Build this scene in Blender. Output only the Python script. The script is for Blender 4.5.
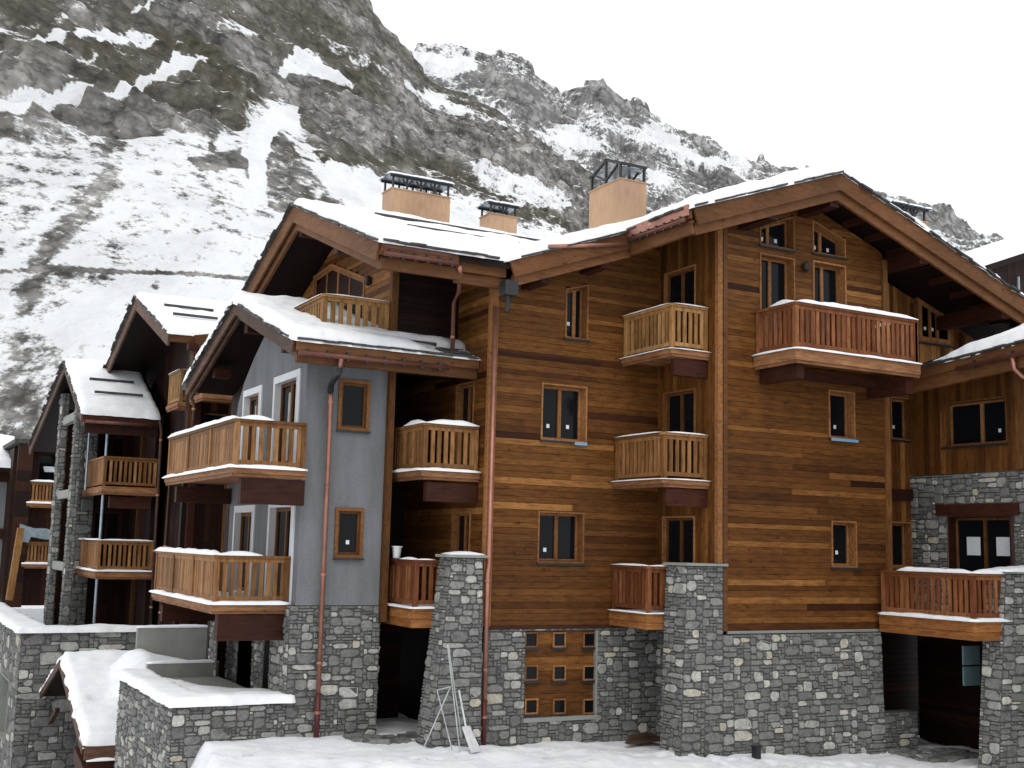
import bpy, math, random
import numpy as np
from mathutils import Vector, Matrix, noise as mnoise
from mathutils.geometry import tessellate_polygon
C = bpy.context; S = C.scene; COL = S.collection
for o in list(bpy.data.objects): bpy.data.objects.remove(o)
# ------------------------------------------------------------------ camera
F_PX = 1184.2
RT = np.array([0.87749885, -0.47894174, 0.02470963]); UP = np.array([-0.08635023, -0.10710608, 0.99049075]); FW = np.array([0.47174082, 0.87128818, 0.13534219])
cd = bpy.data.cameras.new('camera'); cam = bpy.data.objects.new('camera', cd); COL.objects.link(cam)
m = Matrix.Identity(4)
for i in range(3): m[i][0] = RT[i]; m[i][1] = UP[i]; m[i][2] = -FW[i]
cam.matrix_world = m
cd.sensor_width = 36; cd.lens = F_PX/1024*36; cd.clip_start = .1; cd.clip_end = 9000
S.camera = cam
# ------------------------------------------------------------------ sky, sun, exposure
SUN_EL, SUN_AZ = 48, 205                       # azimuth clockwise from +Y
w = bpy.data.worlds.new('World'); S.world = w; w.use_nodes = True
nt = w.node_tree; nt.nodes.clear()
wo = nt.nodes.new('ShaderNodeOutputWorld'); bg = nt.nodes.new('ShaderNodeBackground'); bg.inputs[1].default_value = .1
sk = nt.nodes.new('ShaderNodeTexSky'); sk.sky_type = 'NISHITA'; sk.sun_disc = False
sk.sun_elevation = math.radians(SUN_EL); sk.sun_rotation = math.radians(SUN_AZ)
mx = nt.nodes.new('ShaderNodeMix'); mx.data_type = 'RGBA'; mx.inputs[0].default_value = .93
mx.inputs[7].default_value = (10.25, 10.45, 10.55, 1)       # the cloud deck: an even white overcast
nt.links.new(sk.outputs[0], mx.inputs[6]); nt.links.new(mx.outputs[2], bg.inputs[0]); nt.links.new(bg.outputs[0], wo.inputs[0])
sl = bpy.data.lights.new('sun', 'SUN'); sl.energy = .55; sl.angle = math.radians(30); sl.color = (1, .96, .9)
so = bpy.data.objects.new('sun', sl); COL.objects.link(so)
az, el = math.radians(SUN_AZ), math.radians(SUN_EL)
so.rotation_euler = Vector((-math.sin(az)*math.cos(el), -math.cos(az)*math.cos(el), -math.sin(el))).to_track_quat('-Z', 'Y').to_euler()
S.view_settings.view_transform = 'Standard'; S.view_settings.look = 'None'; S.view_settings.exposure = .32; S.view_settings.gamma = 1
# ------------------------------------------------------------------ measuring helpers: a pixel of the photo -> a point of a known plane
def ray(p): return FW + RT*(p[0]-512)/F_PX - UP*(p[1]-384)/F_PX
def onX(p, X): d = ray(p); return d*X/d[0]
def onY(p, Y): d = ray(p); return d*Y/d[1]
def onZ(p, Z): d = ray(p); return d*Z/d[2]
def pY(Y, pts): return [(onY(p, Y)[0], onY(p, Y)[2]) for p in pts]
def pX(X, pts): return [(onX(p, X)[1], onX(p, X)[2]) for p in pts]
def nz(x, y, z=0): return mnoise.noise(Vector((x, y, z)))
R = random.Random(7)
# ------------------------------------------------------------------ mesh helper
ORG = {}
class MB:
    def __init__(s): s.v = []; s.f = []; s.r = []; s.a = []; s.m = []
    def mark(s): s.m.append(len(s.a))                               # from here on a new piece (see objs)
    def add(s, vs, fs, r=None):
        n = len(s.v); r = R.random() if r is None else r; s.a.append((n, len(s.f)))
        s.v += [tuple(map(float, q)) for q in vs]; s.f += [tuple(n+i for i in f) for f in fs]; s.r += [r]*len(fs)
    def box(s, x0, x1, y0, y1, z0, z1, r=None):
        s.add([(x0,y0,z0),(x1,y0,z0),(x1,y1,z0),(x0,y1,z0),(x0,y0,z1),(x1,y0,z1),(x1,y1,z1),(x0,y1,z1)],
              [(0,3,2,1),(4,5,6,7),(0,1,5,4),(1,2,6,5),(2,3,7,6),(3,0,4,7)], r)
    def beam(s, p, q, wd, h, r=None, up=(0,0,1), drop=False):       # section wd x h; drop: the line p-q is the top edge
        p, q, u = Vector(p), Vector(q), Vector(up); d = (q-p).normalized(); a = d.cross(u).normalized(); b = a.cross(d)
        o = -b*h/2 if drop else Vector((0,0,0)); vs = []
        for e in (p, q):
            for i, j in ((-1,-1),(1,-1),(1,1),(-1,1)): vs.append(e+a*wd/2*i+b*h/2*j+o)
        s.add(vs, [(0,3,2,1),(4,5,6,7),(0,1,5,4),(1,2,6,5),(2,3,7,6),(3,0,4,7)], r)
    def tube(s, pts, rad, n=10, r=None):
        pts = [Vector(p) for p in pts]; rings = []
        for i, p in enumerate(pts):
            d = (pts[min(i+1, len(pts)-1)]-pts[max(i-1, 0)]).normalized()
            a = d.cross(Vector((0,0,1)) if abs(d.z) < .9 else Vector((1,0,0))).normalized(); b = d.cross(a)
            rr = rad[i] if isinstance(rad, (list, tuple)) else rad
            rings.append([p+a*rr*math.cos(t*2*math.pi/n)+b*rr*math.sin(t*2*math.pi/n) for t in range(n)])
        vs = [v for g in rings for v in g]
        fs = [(k*n+t, k*n+(t+1)%n, (k+1)*n+(t+1)%n, (k+1)*n+t) for k in range(len(rings)-1) for t in range(n)]
        fs += [tuple(range(n))[::-1], tuple((len(rings)-1)*n+t for t in range(n))]
        s.add(vs, fs, r)
    def prism(s, poly, m0, m1, r=None):                              # poly of (u,v); m0, m1 map (u,v) to the two caps
        n = len(poly); tri = tessellate_polygon([[Vector((u, v, 0)) for u, v in poly]])
        s.add([m0(*p) for p in poly]+[m1(*p) for p in poly],
              [t for t in tri]+[tuple(i+n for i in t) for t in tri]+[(i, (i+1)%n, n+(i+1)%n, n+i) for i in range(n)], r)
def obj(name, mb, mat, parent=None, smooth=False, kind=None):
    me = bpy.data.meshes.new(name); v = np.array(mb.v)
    if parent is None:
        o0 = np.array([(v[:,0].min()+v[:,0].max())/2, (v[:,1].min()+v[:,1].max())/2, v[:,2].min()])
    else: o0 = ORG[parent.name]
    me.from_pydata((v-o0).tolist(), [], mb.f); me.materials.append(mat)
    a = me.attributes.new('rnd', 'FLOAT', 'FACE'); a.data.foreach_set('value', mb.r)
    if smooth: me.polygons.foreach_set('use_smooth', [True]*len(me.polygons))
    me.update(); o = bpy.data.objects.new(name, me); COL.objects.link(o); ORG[o.name] = o0
    if parent is None: o.location = o0
    else: o.parent = parent
    if kind: o['kind'] = kind
    return o
def objs(name, mb, mat, parent):                                     # one object per piece of mb
    st = mb.m or list(range(len(mb.a))); out = []
    for k, i in enumerate(st):
        j = st[k+1] if k+1 < len(st) else len(mb.a); v0, f0 = mb.a[i]; v1, f1 = mb.a[j] if j < len(mb.a) else (len(mb.v), len(mb.f))
        if v1 == v0: continue
        q = MB(); q.v = mb.v[v0:v1]; q.f = [tuple(t-v0 for t in f) for f in mb.f[f0:f1]]; q.r = mb.r[f0:f1]; out.append(obj(name, q, mat, parent))
    return out
def thing(name, label, cat, loc, group=None):
    o = bpy.data.objects.new(name, None); COL.objects.link(o); o.location = loc; ORG[o.name] = np.array(loc, float)
    o.empty_display_size = .3; return tag(o, label, cat, group)
def tag(o, label, cat, group=None):
    o['label'] = label; o['category'] = cat
    if group: o['group'] = group
    return o
# ------------------------------------------------------------------ materials
def mat(name): 
    m = bpy.data.materials.new(name); m.use_nodes = True; n = m.node_tree; return m, n, n.nodes['Principled BSDF']
def N(nt, t, **k):
    n = nt.nodes.new(t)
    for a, b in k.items(): setattr(n, a, b)
    return n
def lk(nt, a, b): nt.links.new(a, b)
def ramp(nt, src, stops, interp='LINEAR'):
    r = N(nt, 'ShaderNodeValToRGB'); r.color_ramp.interpolation = interp; e = r.color_ramp.elements
    while len(e) < len(stops): e.new(.5)
    for q, (p, c) in zip(e, stops): q.position = p; q.color = (*c, 1)
    lk(nt, src, r.inputs[0]); return r.outputs[0]
def mult(nt, a, b, fac=1):
    x = N(nt, 'ShaderNodeMix', data_type='RGBA', blend_type='MULTIPLY'); x.inputs[0].default_value = fac
    lk(nt, a, x.inputs[6]); lk(nt, b, x.inputs[7]); return x.outputs[2]
def noise_tex(nt, scale, detail=4, vec=None, rough=.55):
    t = N(nt, 'ShaderNodeTexNoise'); t.inputs['Scale'].default_value = scale; t.inputs['Detail'].default_value = detail; t.inputs['Roughness'].default_value = rough
    if vec is None: vec = N(nt, 'ShaderNodeNewGeometry').outputs['Position']
    lk(nt, vec, t.inputs['Vector']); return t.outputs[0]
def stretch(nt, s):
    g = N(nt, 'ShaderNodeNewGeometry').outputs['Position']; v = N(nt, 'ShaderNodeVectorMath', operation='MULTIPLY'); lk(nt, g, v.inputs[0]); v.inputs[1].default_value = s; return v.outputs[0]
def bump(nt, bs, h, st=.3, dist=.02):
    b = N(nt, 'ShaderNodeBump'); b.inputs['Strength'].default_value = st; b.inputs['Distance'].default_value = dist; lk(nt, h, b.inputs['Height']); lk(nt, b.outputs[0], bs.inputs['Normal'])
def rnd(nt): return N(nt, 'ShaderNodeAttribute', attribute_name='rnd').outputs['Fac']
def wood(name, stops, grain=(2, 2, 40), rough=.62, gamt=.7, blotch=.6):
    m, nt, bs = mat(name)
    base = ramp(nt, rnd(nt), stops)
    g = noise_tex(nt, 1.6, 6, stretch(nt, grain), .65)
    gr = ramp(nt, g, [(.3, (.5, .46, .42)), (.5, (1, 1, 1)), (.72, (1.25, 1.22, 1.18))])
    kn = noise_tex(nt, 1, 2, stretch(nt, tuple(min(7, a*2.2) for a in grain)))
    kr = ramp(nt, kn, [(.24, (.35, .3, .27)), (.33, (1, 1, 1))])
    big = ramp(nt, noise_tex(nt, .45, 3), [(.3, (.72, .7, .68)), (.65, (1.12, 1.1, 1.06))])
    bl = noise_tex(nt, 1, 6, stretch(nt, tuple(2.6 if a < 10 else 13 for a in grain)), .72)
    br = ramp(nt, bl, [(.34, (.3, .2, .15)), (.47, (.78, .7, .62)), (.56, (1.08, 1.06, 1.03)), (.7, (1.35, 1.36, 1.32))])
    c = mult(nt, mult(nt, mult(nt, mult(nt, base, gr, gamt), kr, .8), big), br, blotch)
    lk(nt, c, bs.inputs['Base Color']); bs.inputs['Roughness'].default_value = rough; bs.inputs['Specular IOR Level'].default_value = .18
    bump(nt, bs, g, .25, .006); return m
H, V, AX, AY = (2, 2, 42), (34, 34, 1.6), (1.6, 34, 34), (34, 1.6, 34)
SID = [(0, (.022, .006, .002)), (.15, (.046, .013, .0035)), (.35, (.088, .0325, .0068)), (.62, (.14, .056, .0125)), (.82, (.225, .098, .026)), (1, (.36, .175, .057))]
M = {}
M['siding'] = wood('larch_siding', SID, H, blotch=.6)
M['siding_v'] = wood('larch_siding_upright', SID, V, blotch=.55)
M['dark_siding'] = wood('dark_siding', [(0, (.008, .0035, .0025)), (.5, (.018, .006, .0035)), (.9, (.045, .014, .007)), (1, (.11, .042, .014))], V)  # red-brown boards, their tone lowered further to paint in recess shade
M['dark_shade_siding_h'] = wood('dark_shade_siding_level', [(0, (.006, .003, .002)), (.6, (.013, .005, .003)), (1, (.04, .013, .007))], H)  # dark boards; the black of shaded recesses is put into the colour
M['trim'] = wood('pale_trim', [(0, (.2, .088, .032)), (1, (.36, .175, .07))], (30, 30, 30))
M['post'] = wood('timber_post', [(0, (.1, .042, .013)), (1, (.18, .082, .028))], V)
M['barge'] = wood('barge_board', [(0, (.105, .045, .017)), (1, (.165, .073, .03))], H, blotch=.4)
M['barge_dark'] = wood('weathered_barge', [(0, (.075, .042, .03)), (1, (.12, .068, .048))], H)
M['beam'] = wood('red_brown_beam', [(0, (.028, .008, .0045)), (1, (.055, .016, .0085))], H)
M['rail'] = wood('balcony_larch', [(0, (.15, .07, .024)), (.5, (.235, .115, .043)), (1, (.33, .175, .072))], V)
M['rail_red'] = wood('balcony_red_larch', [(0, (.13, .044, .018)), (.6, (.2, .072, .029)), (1, (.27, .115, .05))], V)
M['rail_pale'] = wood('balcony_pale_larch', [(0, (.22, .115, .042)), (.6, (.31, .17, .066)), (1, (.4, .235, .1))], V)
M['deck'] = wood('balcony_deck', [(0, (.2, .095, .045)), (1, (.34, .17, .085))], H)
M['deck_orange'] = wood('orange_fascia', [(0, (.24, .095, .03)), (1, (.34, .15, .052))], H)
M['soffit'] = wood('dark_shade_soffit', [(0, (.006, .0027, .002)), (1, (.016, .006, .0037))], AY)  # shade under eaves and ceilings painted in as a near-black tone
def plain(name, col, rough=.6, metal=0, var=.25, sc=6, spec=.4):
    m, nt, bs = mat(name); n = noise_tex(nt, sc, 5)
    lk(nt, ramp(nt, n, [(.3, tuple(c*(1-var) for c in col)), (.7, tuple(c*(1+var) for c in col))]), bs.inputs['Base Color'])
    bs.inputs['Roughness'].default_value = rough; bs.inputs['Metallic'].default_value = metal; bs.inputs['Specular IOR Level'].default_value = spec
    bump(nt, bs, n, .1, .01); return m
M['copper'] = plain('copper', (.36, .165, .12), .42, .6, .22, 3)
M['copper_dark'] = plain('dull_copper', (.13, .05, .034), .5, .3, .3, 3)
M['iron_red'] = plain('red_iron', (.085, .014, .012), .5)
M['black_metal'] = plain('black_metal', (.015, .016, .018), .45)
M['grey_metal'] = plain('grey_metal', (.3, .36, .42), .35, .6)
M['pale_tube'] = plain('dull_tube', (.4, .41, .42), .5)
M['white_metal'] = plain('pale_metal', (.6, .61, .62), .45)
M['chimney'] = wood('chimney_panel', [(0, (.44, .29, .19)), (1, (.52, .35, .235))], V, gamt=.3, blotch=.12)
M['plaster'] = plain('grey_plaster', (.155, .163, .176), .88, 0, .09, 1.7, .2)
m, nt, bs = mat('grey_render'); M['plaster'] = m
n1 = noise_tex(nt, 1.2, 6, stretch(nt, (2.2, 2.2, .35)), .65); n2 = noise_tex(nt, 26, 6, None, .7); n3 = noise_tex(nt, .8, 5)
c = mult(nt, ramp(nt, n1, [(.3, (.142, .146, .151)), (.5, (.17, .176, .185)), (.7, (.186, .192, .2))]), ramp(nt, n2, [(.3, (.85, .85, .85)), (.6, (1.06, 1.06, 1.06))])); c = mult(nt, c, ramp(nt, n3, [(.3, (.9, .9, .89)), (.6, (1.04, 1.04, 1.04))]))
lk(nt, c, bs.inputs['Base Color']); bs.inputs['Roughness'].default_value = .9; bs.inputs['Specular IOR Level'].default_value = .15; bump(nt, bs, n2, .35, .01)
M['white_trim'] = plain('white_surround', (.62, .63, .65), .7, 0, .05)
M['concrete'] = plain('concrete', (.25, .255, .235), .85, 0, .12, 2.5)
M['slate'] = plain('slate_tiles', (.045, .044, .043), .7, 0, .4)
M['tarp'] = plain('grey_tarp', (.16, .2, .23), .5)
M['paper'] = plain('paper', (.62, .66, .68), .7, 0, .04)
M['teal'] = plain('protective_sheet', (.16, .25, .27), .4, 0, .06)
M['blue'] = plain('blue_film', (.17, .33, .5), .4, 0, .05)
M['curtain'] = plain('curtain', (.4, .4, .4), .8)
M['sticker'] = plain('white_sticker', (.7, .72, .75), .6, 0, .03)
M['dirt'] = plain('bare_earth', (.045, .032, .022), .9, 0, .5, 5)
m, nt, bs = mat('dark_glass'); M['glass'] = m
bs.inputs['Base Color'].default_value = (.006, .007, .009, 1); bs.inputs['Roughness'].default_value = .05; bs.inputs['Specular IOR Level'].default_value = .13
bump(nt, bs, noise_tex(nt, 1.1, 2), .05, .02)
# stone
m, nt, bs = mat('rubble_stone'); M['stone'] = m
base = ramp(nt, rnd(nt), [(0, (.088, .088, .084)), (.02, (.09, .091, .088)), (.3, (.155, .157, .152)), (.62, (.205, .206, .198)), (.78, (.255, .253, .24)), (.9, (.36, .355, .332)), (.965, (.5, .49, .45)), (1, (.42, .38, .285))])
n1 = noise_tex(nt, 7, 8, None, .7); n2 = noise_tex(nt, 30, 5)
c = mult(nt, base, ramp(nt, n1, [(.28, (.55, .55, .55)), (.5, (1, 1, 1)), (.75, (1.3, 1.28, 1.22))]))
c = mult(nt, c, ramp(nt, n2, [(.3, (.7, .7, .7)), (.6, (1.1, 1.1, 1.1))]))
lk(nt, c, bs.inputs['Base Color']); bs.inputs['Roughness'].default_value = .88; bs.inputs['Specular IOR Level'].default_value = .2
bump(nt, bs, n1, .6, .03)
# snow
m, nt, bs = mat('snow'); M['snow'] = m
n1 = noise_tex(nt, 3, 6); lk(nt, ramp(nt, n1, [(.3, (.76, .78, .82)), (.6, (.86, .87, .885))]), bs.inputs['Base Color'])
bs.inputs['Roughness'].default_value = .7; bs.inputs['Specular IOR Level'].default_value = .15; bump(nt, bs, noise_tex(nt, 9, 6), .35, .04)
m, nt, bs = mat('snowy_ground'); M['ground'] = m
n1 = noise_tex(nt, 1.3, 8, None, .62); lk(nt, ramp(nt, n1, [(.29, (.5, .5, .5)), (.36, (.74, .75, .79)), (.6, (.85, .86, .88))]), bs.inputs['Base Color'])
bs.inputs['Roughness'].default_value = .75; bs.inputs['Specular IOR Level'].default_value = .12; bump(nt, bs, noise_tex(nt, 4, 8), .6, .08)
# mountain: vertex attributes snow / olive, broken up by noise at two scales
def mountain_mat(name, hi, haze):
    m, nt, bs = mat(name)
    sn = N(nt, 'ShaderNodeAttribute', attribute_name='snow').outputs['Fac']; ol = N(nt, 'ShaderNodeAttribute', attribute_name='olive').outputs['Fac']
    gp = N(nt, 'ShaderNodeNewGeometry').outputs['Position']; dots = []
    for v_ in ((.88, -.475, 0), (.12, .22, 0), (0, 0, 1)):
        d_ = N(nt, 'ShaderNodeVectorMath', operation='DOT_PRODUCT'); lk(nt, gp, d_.inputs[0]); d_.inputs[1].default_value = v_; dots.append(d_.outputs['Value'])
    cb = N(nt, 'ShaderNodeCombineXYZ'); [lk(nt, dots[k], cb.inputs[k]) for k in range(3)]; SP = cb.outputs[0]
    def st3(v_):
        q = N(nt, 'ShaderNodeVectorMath', operation='MULTIPLY'); lk(nt, SP, q.inputs[0]); q.inputs[1].default_value = v_; return q.outputs[0]
    n1 = noise_tex(nt, .34*hi, 10, SP, .7); n4 = noise_tex(nt, 1.1*hi, 6, SP, .7); n2 = noise_tex(nt, .09*hi, 9, st3((1.2, 1, .75)), .7); n3 = noise_tex(nt, .03*hi, 5, st3((1, 1, 2.5)))
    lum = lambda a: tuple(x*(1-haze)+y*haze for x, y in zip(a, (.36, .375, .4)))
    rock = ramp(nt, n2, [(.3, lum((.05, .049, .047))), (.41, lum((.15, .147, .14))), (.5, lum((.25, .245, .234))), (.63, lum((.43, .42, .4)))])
    vo = N(nt, 'ShaderNodeTexVoronoi', feature='DISTANCE_TO_EDGE'); vo.inputs['Scale'].default_value = .16*hi
    vv = N(nt, 'ShaderNodeVectorMath', operation='ADD'); lk(nt, st3((1.2, 1, .6)), vv.inputs[0]); nv = N(nt, 'ShaderNodeTexNoise'); nv.inputs['Scale'].default_value = .3*hi; nv.inputs['Detail'].default_value = 6; lk(nt, SP, nv.inputs['Vector'])
    sc_ = N(nt, 'ShaderNodeVectorMath', operation='SCALE'); lk(nt, nv.outputs['Color'], sc_.inputs[0]); sc_.inputs['Scale'].default_value = 9/hi; lk(nt, sc_.outputs[0], vv.inputs[1]); lk(nt, vv.outputs[0], vo.inputs['Vector'])
    rock = mult(nt, rock, ramp(nt, vo.outputs['Distance'], [(.0, (.35, .34, .33)), (.12, (.95, .95, .95)), (.3, (1.1, 1.1, 1.1))]), .8)
    rock = mult(nt, rock, ramp(nt, n3, [(.35, (.72, .71, .69)), (.6, (1.12, 1.1, 1.08))]))
    rock = mult(nt, rock, ramp(nt, n1, [(.36, (.55, .54, .53)), (.5, (1, 1, 1)), (.64, (1.3, 1.3, 1.3))]))
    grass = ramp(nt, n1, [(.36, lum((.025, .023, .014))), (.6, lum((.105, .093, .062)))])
    mo = N(nt, 'ShaderNodeMix', data_type='RGBA'); lk(nt, ol, mo.inputs[0]); lk(nt, rock, mo.inputs[6]); lk(nt, grass, mo.inputs[7])
    ad = N(nt, 'ShaderNodeMath', operation='ADD'); lk(nt, sn, ad.inputs[0])
    nn = N(nt, 'ShaderNodeMath', operation='MULTIPLY_ADD'); lk(nt, n1, nn.inputs[0]); nn.inputs[1].default_value = 3.0; nn.inputs[2].default_value = -1.5; lk(nt, nn.outputs[0], ad.inputs[1])
    n4m = N(nt, 'ShaderNodeMath', operation='MULTIPLY_ADD'); lk(nt, n4, n4m.inputs[0]); n4m.inputs[1].default_value = 1.6; n4m.inputs[2].default_value = -.8; ad2 = N(nt, 'ShaderNodeMath', operation='ADD'); lk(nt, ad.outputs[0], ad2.inputs[0]); lk(nt, n4m.outputs[0], ad2.inputs[1])
    mr = N(nt, 'ShaderNodeMapRange', interpolation_type='SMOOTHSTEP'); lk(nt, ad2.outputs[0], mr.inputs[0]); mr.inputs[1].default_value = .3; mr.inputs[2].default_value = .75
    ms = N(nt, 'ShaderNodeMix', data_type='RGBA'); lk(nt, mr.outputs[0], ms.inputs[0]); lk(nt, mo.outputs[2], ms.inputs[6])
    snc = ramp(nt, n2, [(.3, (.68, .685, .7)), (.55, (.87, .88, .9))]); lk(nt, snc, ms.inputs[7])
    lk(nt, ms.outputs[2], bs.inputs['Base Color']); bs.inputs['Roughness'].default_value = .9; bs.inputs['Specular IOR Level'].default_value = .1
    bump(nt, bs, n1, .8, 2.2/hi); return m
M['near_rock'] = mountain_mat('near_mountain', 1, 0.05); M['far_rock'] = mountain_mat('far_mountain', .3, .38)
# ------------------------------------------------------------------ terrain
def fbm(x, y, seed, octs=6, rough=.5, ridged=False):
    rs = np.random.RandomState(seed); out = np.zeros_like(x); amp = 1.; f = 1.; tot = 0
    for o in range(octs):
        g = rs.rand(256, 256); ox, oy = rs.rand(2)*100
        a = x*f+ox; b = y*f+oy; i = np.floor(a).astype(int); j = np.floor(b).astype(int); u = a-i; v = b-j; u = u*u*(3-2*u); v = v*v*(3-2*v)
        G = lambda p, q: g[p % 256, q % 256]
        n = (G(i, j)*(1-u)+G(i+1, j)*u)*(1-v)+(G(i, j+1)*(1-u)+G(i+1, j+1)*u)*v
        if ridged: n = 1-np.abs(2*n-1)
        out += amp*n; tot += amp; amp *= rough; f *= 2.03
    return out/tot
def sstep(a, b, x): t = np.clip((x-a)/(b-a), 0, 1); return t*t*(3-2*t)
def seg_d(px, py, pts):
    d = np.full(px.shape, 1e9)
    for (x0, y0), (x1, y1) in zip(pts[:-1], pts[1:]):
        dx, dy = x1-x0, y1-y0; t = np.clip(((px-x0)*dx+(py-y0)*dy)/(dx*dx+dy*dy), 0, 1); d = np.minimum(d, np.hypot(px-x0-t*dx, py-y0-t*dy))
    return d
def project(x, y, z):
    dep = np.maximum(x*FW[0]+y*FW[1]+z*FW[2], 1e-3)
    return 512+F_PX*(x*RT[0]+y*RT[1]+z*RT[2])/dep, 384-F_PX*(x*UP[0]+y*UP[1]+z*UP[2])/dep
def grid_mesh(name, X, Y, Z, attrs, material):
    nr, nc = X.shape; me = bpy.data.meshes.new(name)
    co = np.stack([X, Y, Z], -1).reshape(-1, 3).astype(np.float32); me.vertices.add(len(co)); me.vertices.foreach_set('co', co.ravel())
    idx = np.arange(nr*nc).reshape(nr, nc); q = np.stack([idx[:-1,:-1], idx[:-1,1:], idx[1:,1:], idx[1:,:-1]], -1).reshape(-1, 4)
    me.loops.add(q.size); me.loops.foreach_set('vertex_index', q.ravel().astype(np.int32)); me.polygons.add(len(q)); me.polygons.foreach_set('loop_start', (np.arange(len(q))*4).astype(np.int32))
    me.update(calc_edges=True); me.polygons.foreach_set('use_smooth', [True]*len(q))
    for k, a in attrs.items(): t = me.attributes.new(k, 'FLOAT', 'POINT'); t.data.foreach_set('value', np.clip(a, -2, 3).ravel().astype(np.float32))
    me.materials.append(material); o = bpy.data.objects.new(name, me); COL.objects.link(o); o['kind'] = 'structure'; return o
def mountain(name, sky, Rs0, Rs1, rf, ncol, nrow, seed, terr, rough_amp, strokes, olive, material, px_rng, back=.35, near=True, patches=()):
    azs = []; te = []
    for p in sky: d = ray(p); azs.append(math.atan2(d[0], d[1])); te.append(d[2]/math.hypot(d[0], d[1]))
    a0 = math.atan2(*ray((px_rng[0], 300))[:2]); a1 = math.atan2(*ray((px_rng[1], 300))[:2])
    az = np.linspace(a0, a1, ncol)[None, :]; s = np.interp(az, azs, te); Rs = Rs0+(Rs1-Rs0)*(az-a0)/(a1-a0)
    t = np.concatenate([np.linspace(0, 1, nrow)**.95, np.linspace(1, 1+back, nrow//5+1)[1:]])[:, None]
    r = rf+(Rs-rf)*t; zs = s*Rs; tt = np.minimum(t, 1)
    z = zs*(tt*(.74+.26*tt))-6*(1-tt); z = np.where(t > 1, zs-(r-Rs)*.75, z)
    X = r*np.sin(az); Y = r*np.cos(az)
    sc = 1 if near else .32
    wgt = np.minimum(1, tt*5)*np.ones_like(X)
    lat = X*.88-Y*.475; dep = X*.475+Y*.88; dq = z+.3*dep
    warp = fbm(lat/90, dep/150, seed+1, 5)*2-1
    px0, py0 = project(X, Y, z)
    if near: rockz = sstep(-9, 9, np.interp(px0, [q[0] for q in FOOT], [q[1] for q in FOOT])-py0+46*(fbm(lat/28, dq/28, seed+15, 5)-.5))
    else: rockz = np.ones_like(X)*sstep(.05, .2, t)
    # gullies run down the slope, ledges dip across it
    gl = fbm(lat/(26 if near else 90)+warp*.8+t*1.5, t*4+warp, seed+2, 5, .55, True)
    z = z+wgt*rough_amp*2.2*(gl-.55)*(.12+.88*rockz)
    st = z+lat*.16+30*(fbm(lat/70, dq/70, seed+3, 5)-.5)*terr/22; k = st/terr; fr = k-np.floor(k); tz = (np.floor(k)+sstep(.3, .85, fr))*terr-k*terr
    mod = np.clip(2.6*(fbm(lat/60*sc, dq/45*sc, seed+12, 3)-.25), 0, 1.25)
    z = z+wgt*tz*.85*rockz*mod
    t2 = terr*.31; st = z+lat*.2+9*(fbm(lat/25*sc, dq/25*sc, seed+13, 5)-.5)*terr/19; k = st/t2; fr = k-np.floor(k); z = z+wgt*((np.floor(k)+sstep(.35, .85, fr))*t2-k*t2)*.7*rockz*(1.3-mod*.5)
    n1 = fbm(lat/34*sc, dq/34*sc, seed+4, 7, .58, True)-.6
    n2 = fbm(lat/9*sc, dq/9*sc, seed+5, 4, .55)-.5
    n3 = fbm(lat/4*sc, dq/4*sc, seed+14, 3, .6, True)-.6
    z = z+wgt*rough_amp*(n1*1.6+n2*.8+n3*.35)*(.09+.91*rockz)*(1-.55*sstep(.93, 1, t)*(t <= 1.02))
    gx = np.gradient(z, axis=1)/np.maximum(np.hypot(np.gradient(X, axis=1), np.gradient(Y, axis=1)), 1e-3)
    gr = np.gradient(z, axis=0)/np.maximum(np.gradient(r*np.ones_like(X), axis=0), 1e-3); slope = np.hypot(gx, gr)
    if near:
        sn = rockz*(.74-.66*sstep(.3, .9, slope)-.2*sstep(.9, 1.7, slope))+(1-rockz)*(1.0-.4*sstep(.62, 1.0, slope))
        sn = sn+(.35*rockz+.45*(1-rockz))*(fbm(lat/40, dq/30, seed+6, 6)-.5)+.45*(fbm(lat/4.5, dq/4.5, seed+7, 4)-.5)
    else: sn = 1.1-.85*sstep(.5, 1.2, slope)+.7*(fbm(lat/150, dq/150, seed+6, 6)-.5)+.4*(fbm(lat/22, dq/22, seed+7, 4)-.5)
    def blur(a, k):
        for ax in (0, 1):
            p_ = np.concatenate([np.repeat(a.take([0], ax), k+1, ax), a, np.repeat(a.take([-1], ax), k, ax)], ax); c_ = np.cumsum(p_, ax); n_ = a.shape[ax]; a = (c_.take(range(2*k+1, 2*k+1+n_), ax)-c_.take(range(0, n_), ax))/(2*k+1)
        return a
    px, py = project(X, Y, blur(blur(z, 3), 3)); wx = 22*(fbm(lat/20*sc, dq/20*sc+7, seed+8, 6, .6)-.5); wy = 22*(fbm(lat/20*sc, dq/20*sc, seed+9, 6, .6)-.5)
    for pl, val in patches:
        d = seg_d(px+.6*wx, py+.6*wy, pl+pl[:1]); c_ = np.zeros(px.shape, bool); qx, qy = px+.6*wx, py+.6*wy
        for (x0, y0), (x1, y1) in zip(pl, pl[1:]+pl[:1]):
            if y0 != y1: c_ ^= ((y0 > qy) != (y1 > qy)) & (qx < x0+(qy-y0)/(y1-y0)*(x1-x0))
        sn = sn+val*sstep(-2.2, 2.2, np.where(c_, d, -d))
    for pts, wd, val in strokes:
        d = seg_d(px+wx*min(1, wd/8), py+wy*min(1, wd/8), pts); sn = sn+val*(1-sstep(wd*.2, wd*1.5, d))
    ov = .7*sstep(.52, .64, fbm(lat/50, dq/30, seed+10, 5))*rockz
    for pts, wd, val in olive: ov = ov+val*(1-sstep(wd*.3, wd*1.3, seg_d(px+wx*1.6, py+wy*1.6, pts)))
    return grid_mesh(name, X, Y, z, {'snow': sn, 'olive': np.clip(ov, 0, 1)}, material)
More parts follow.
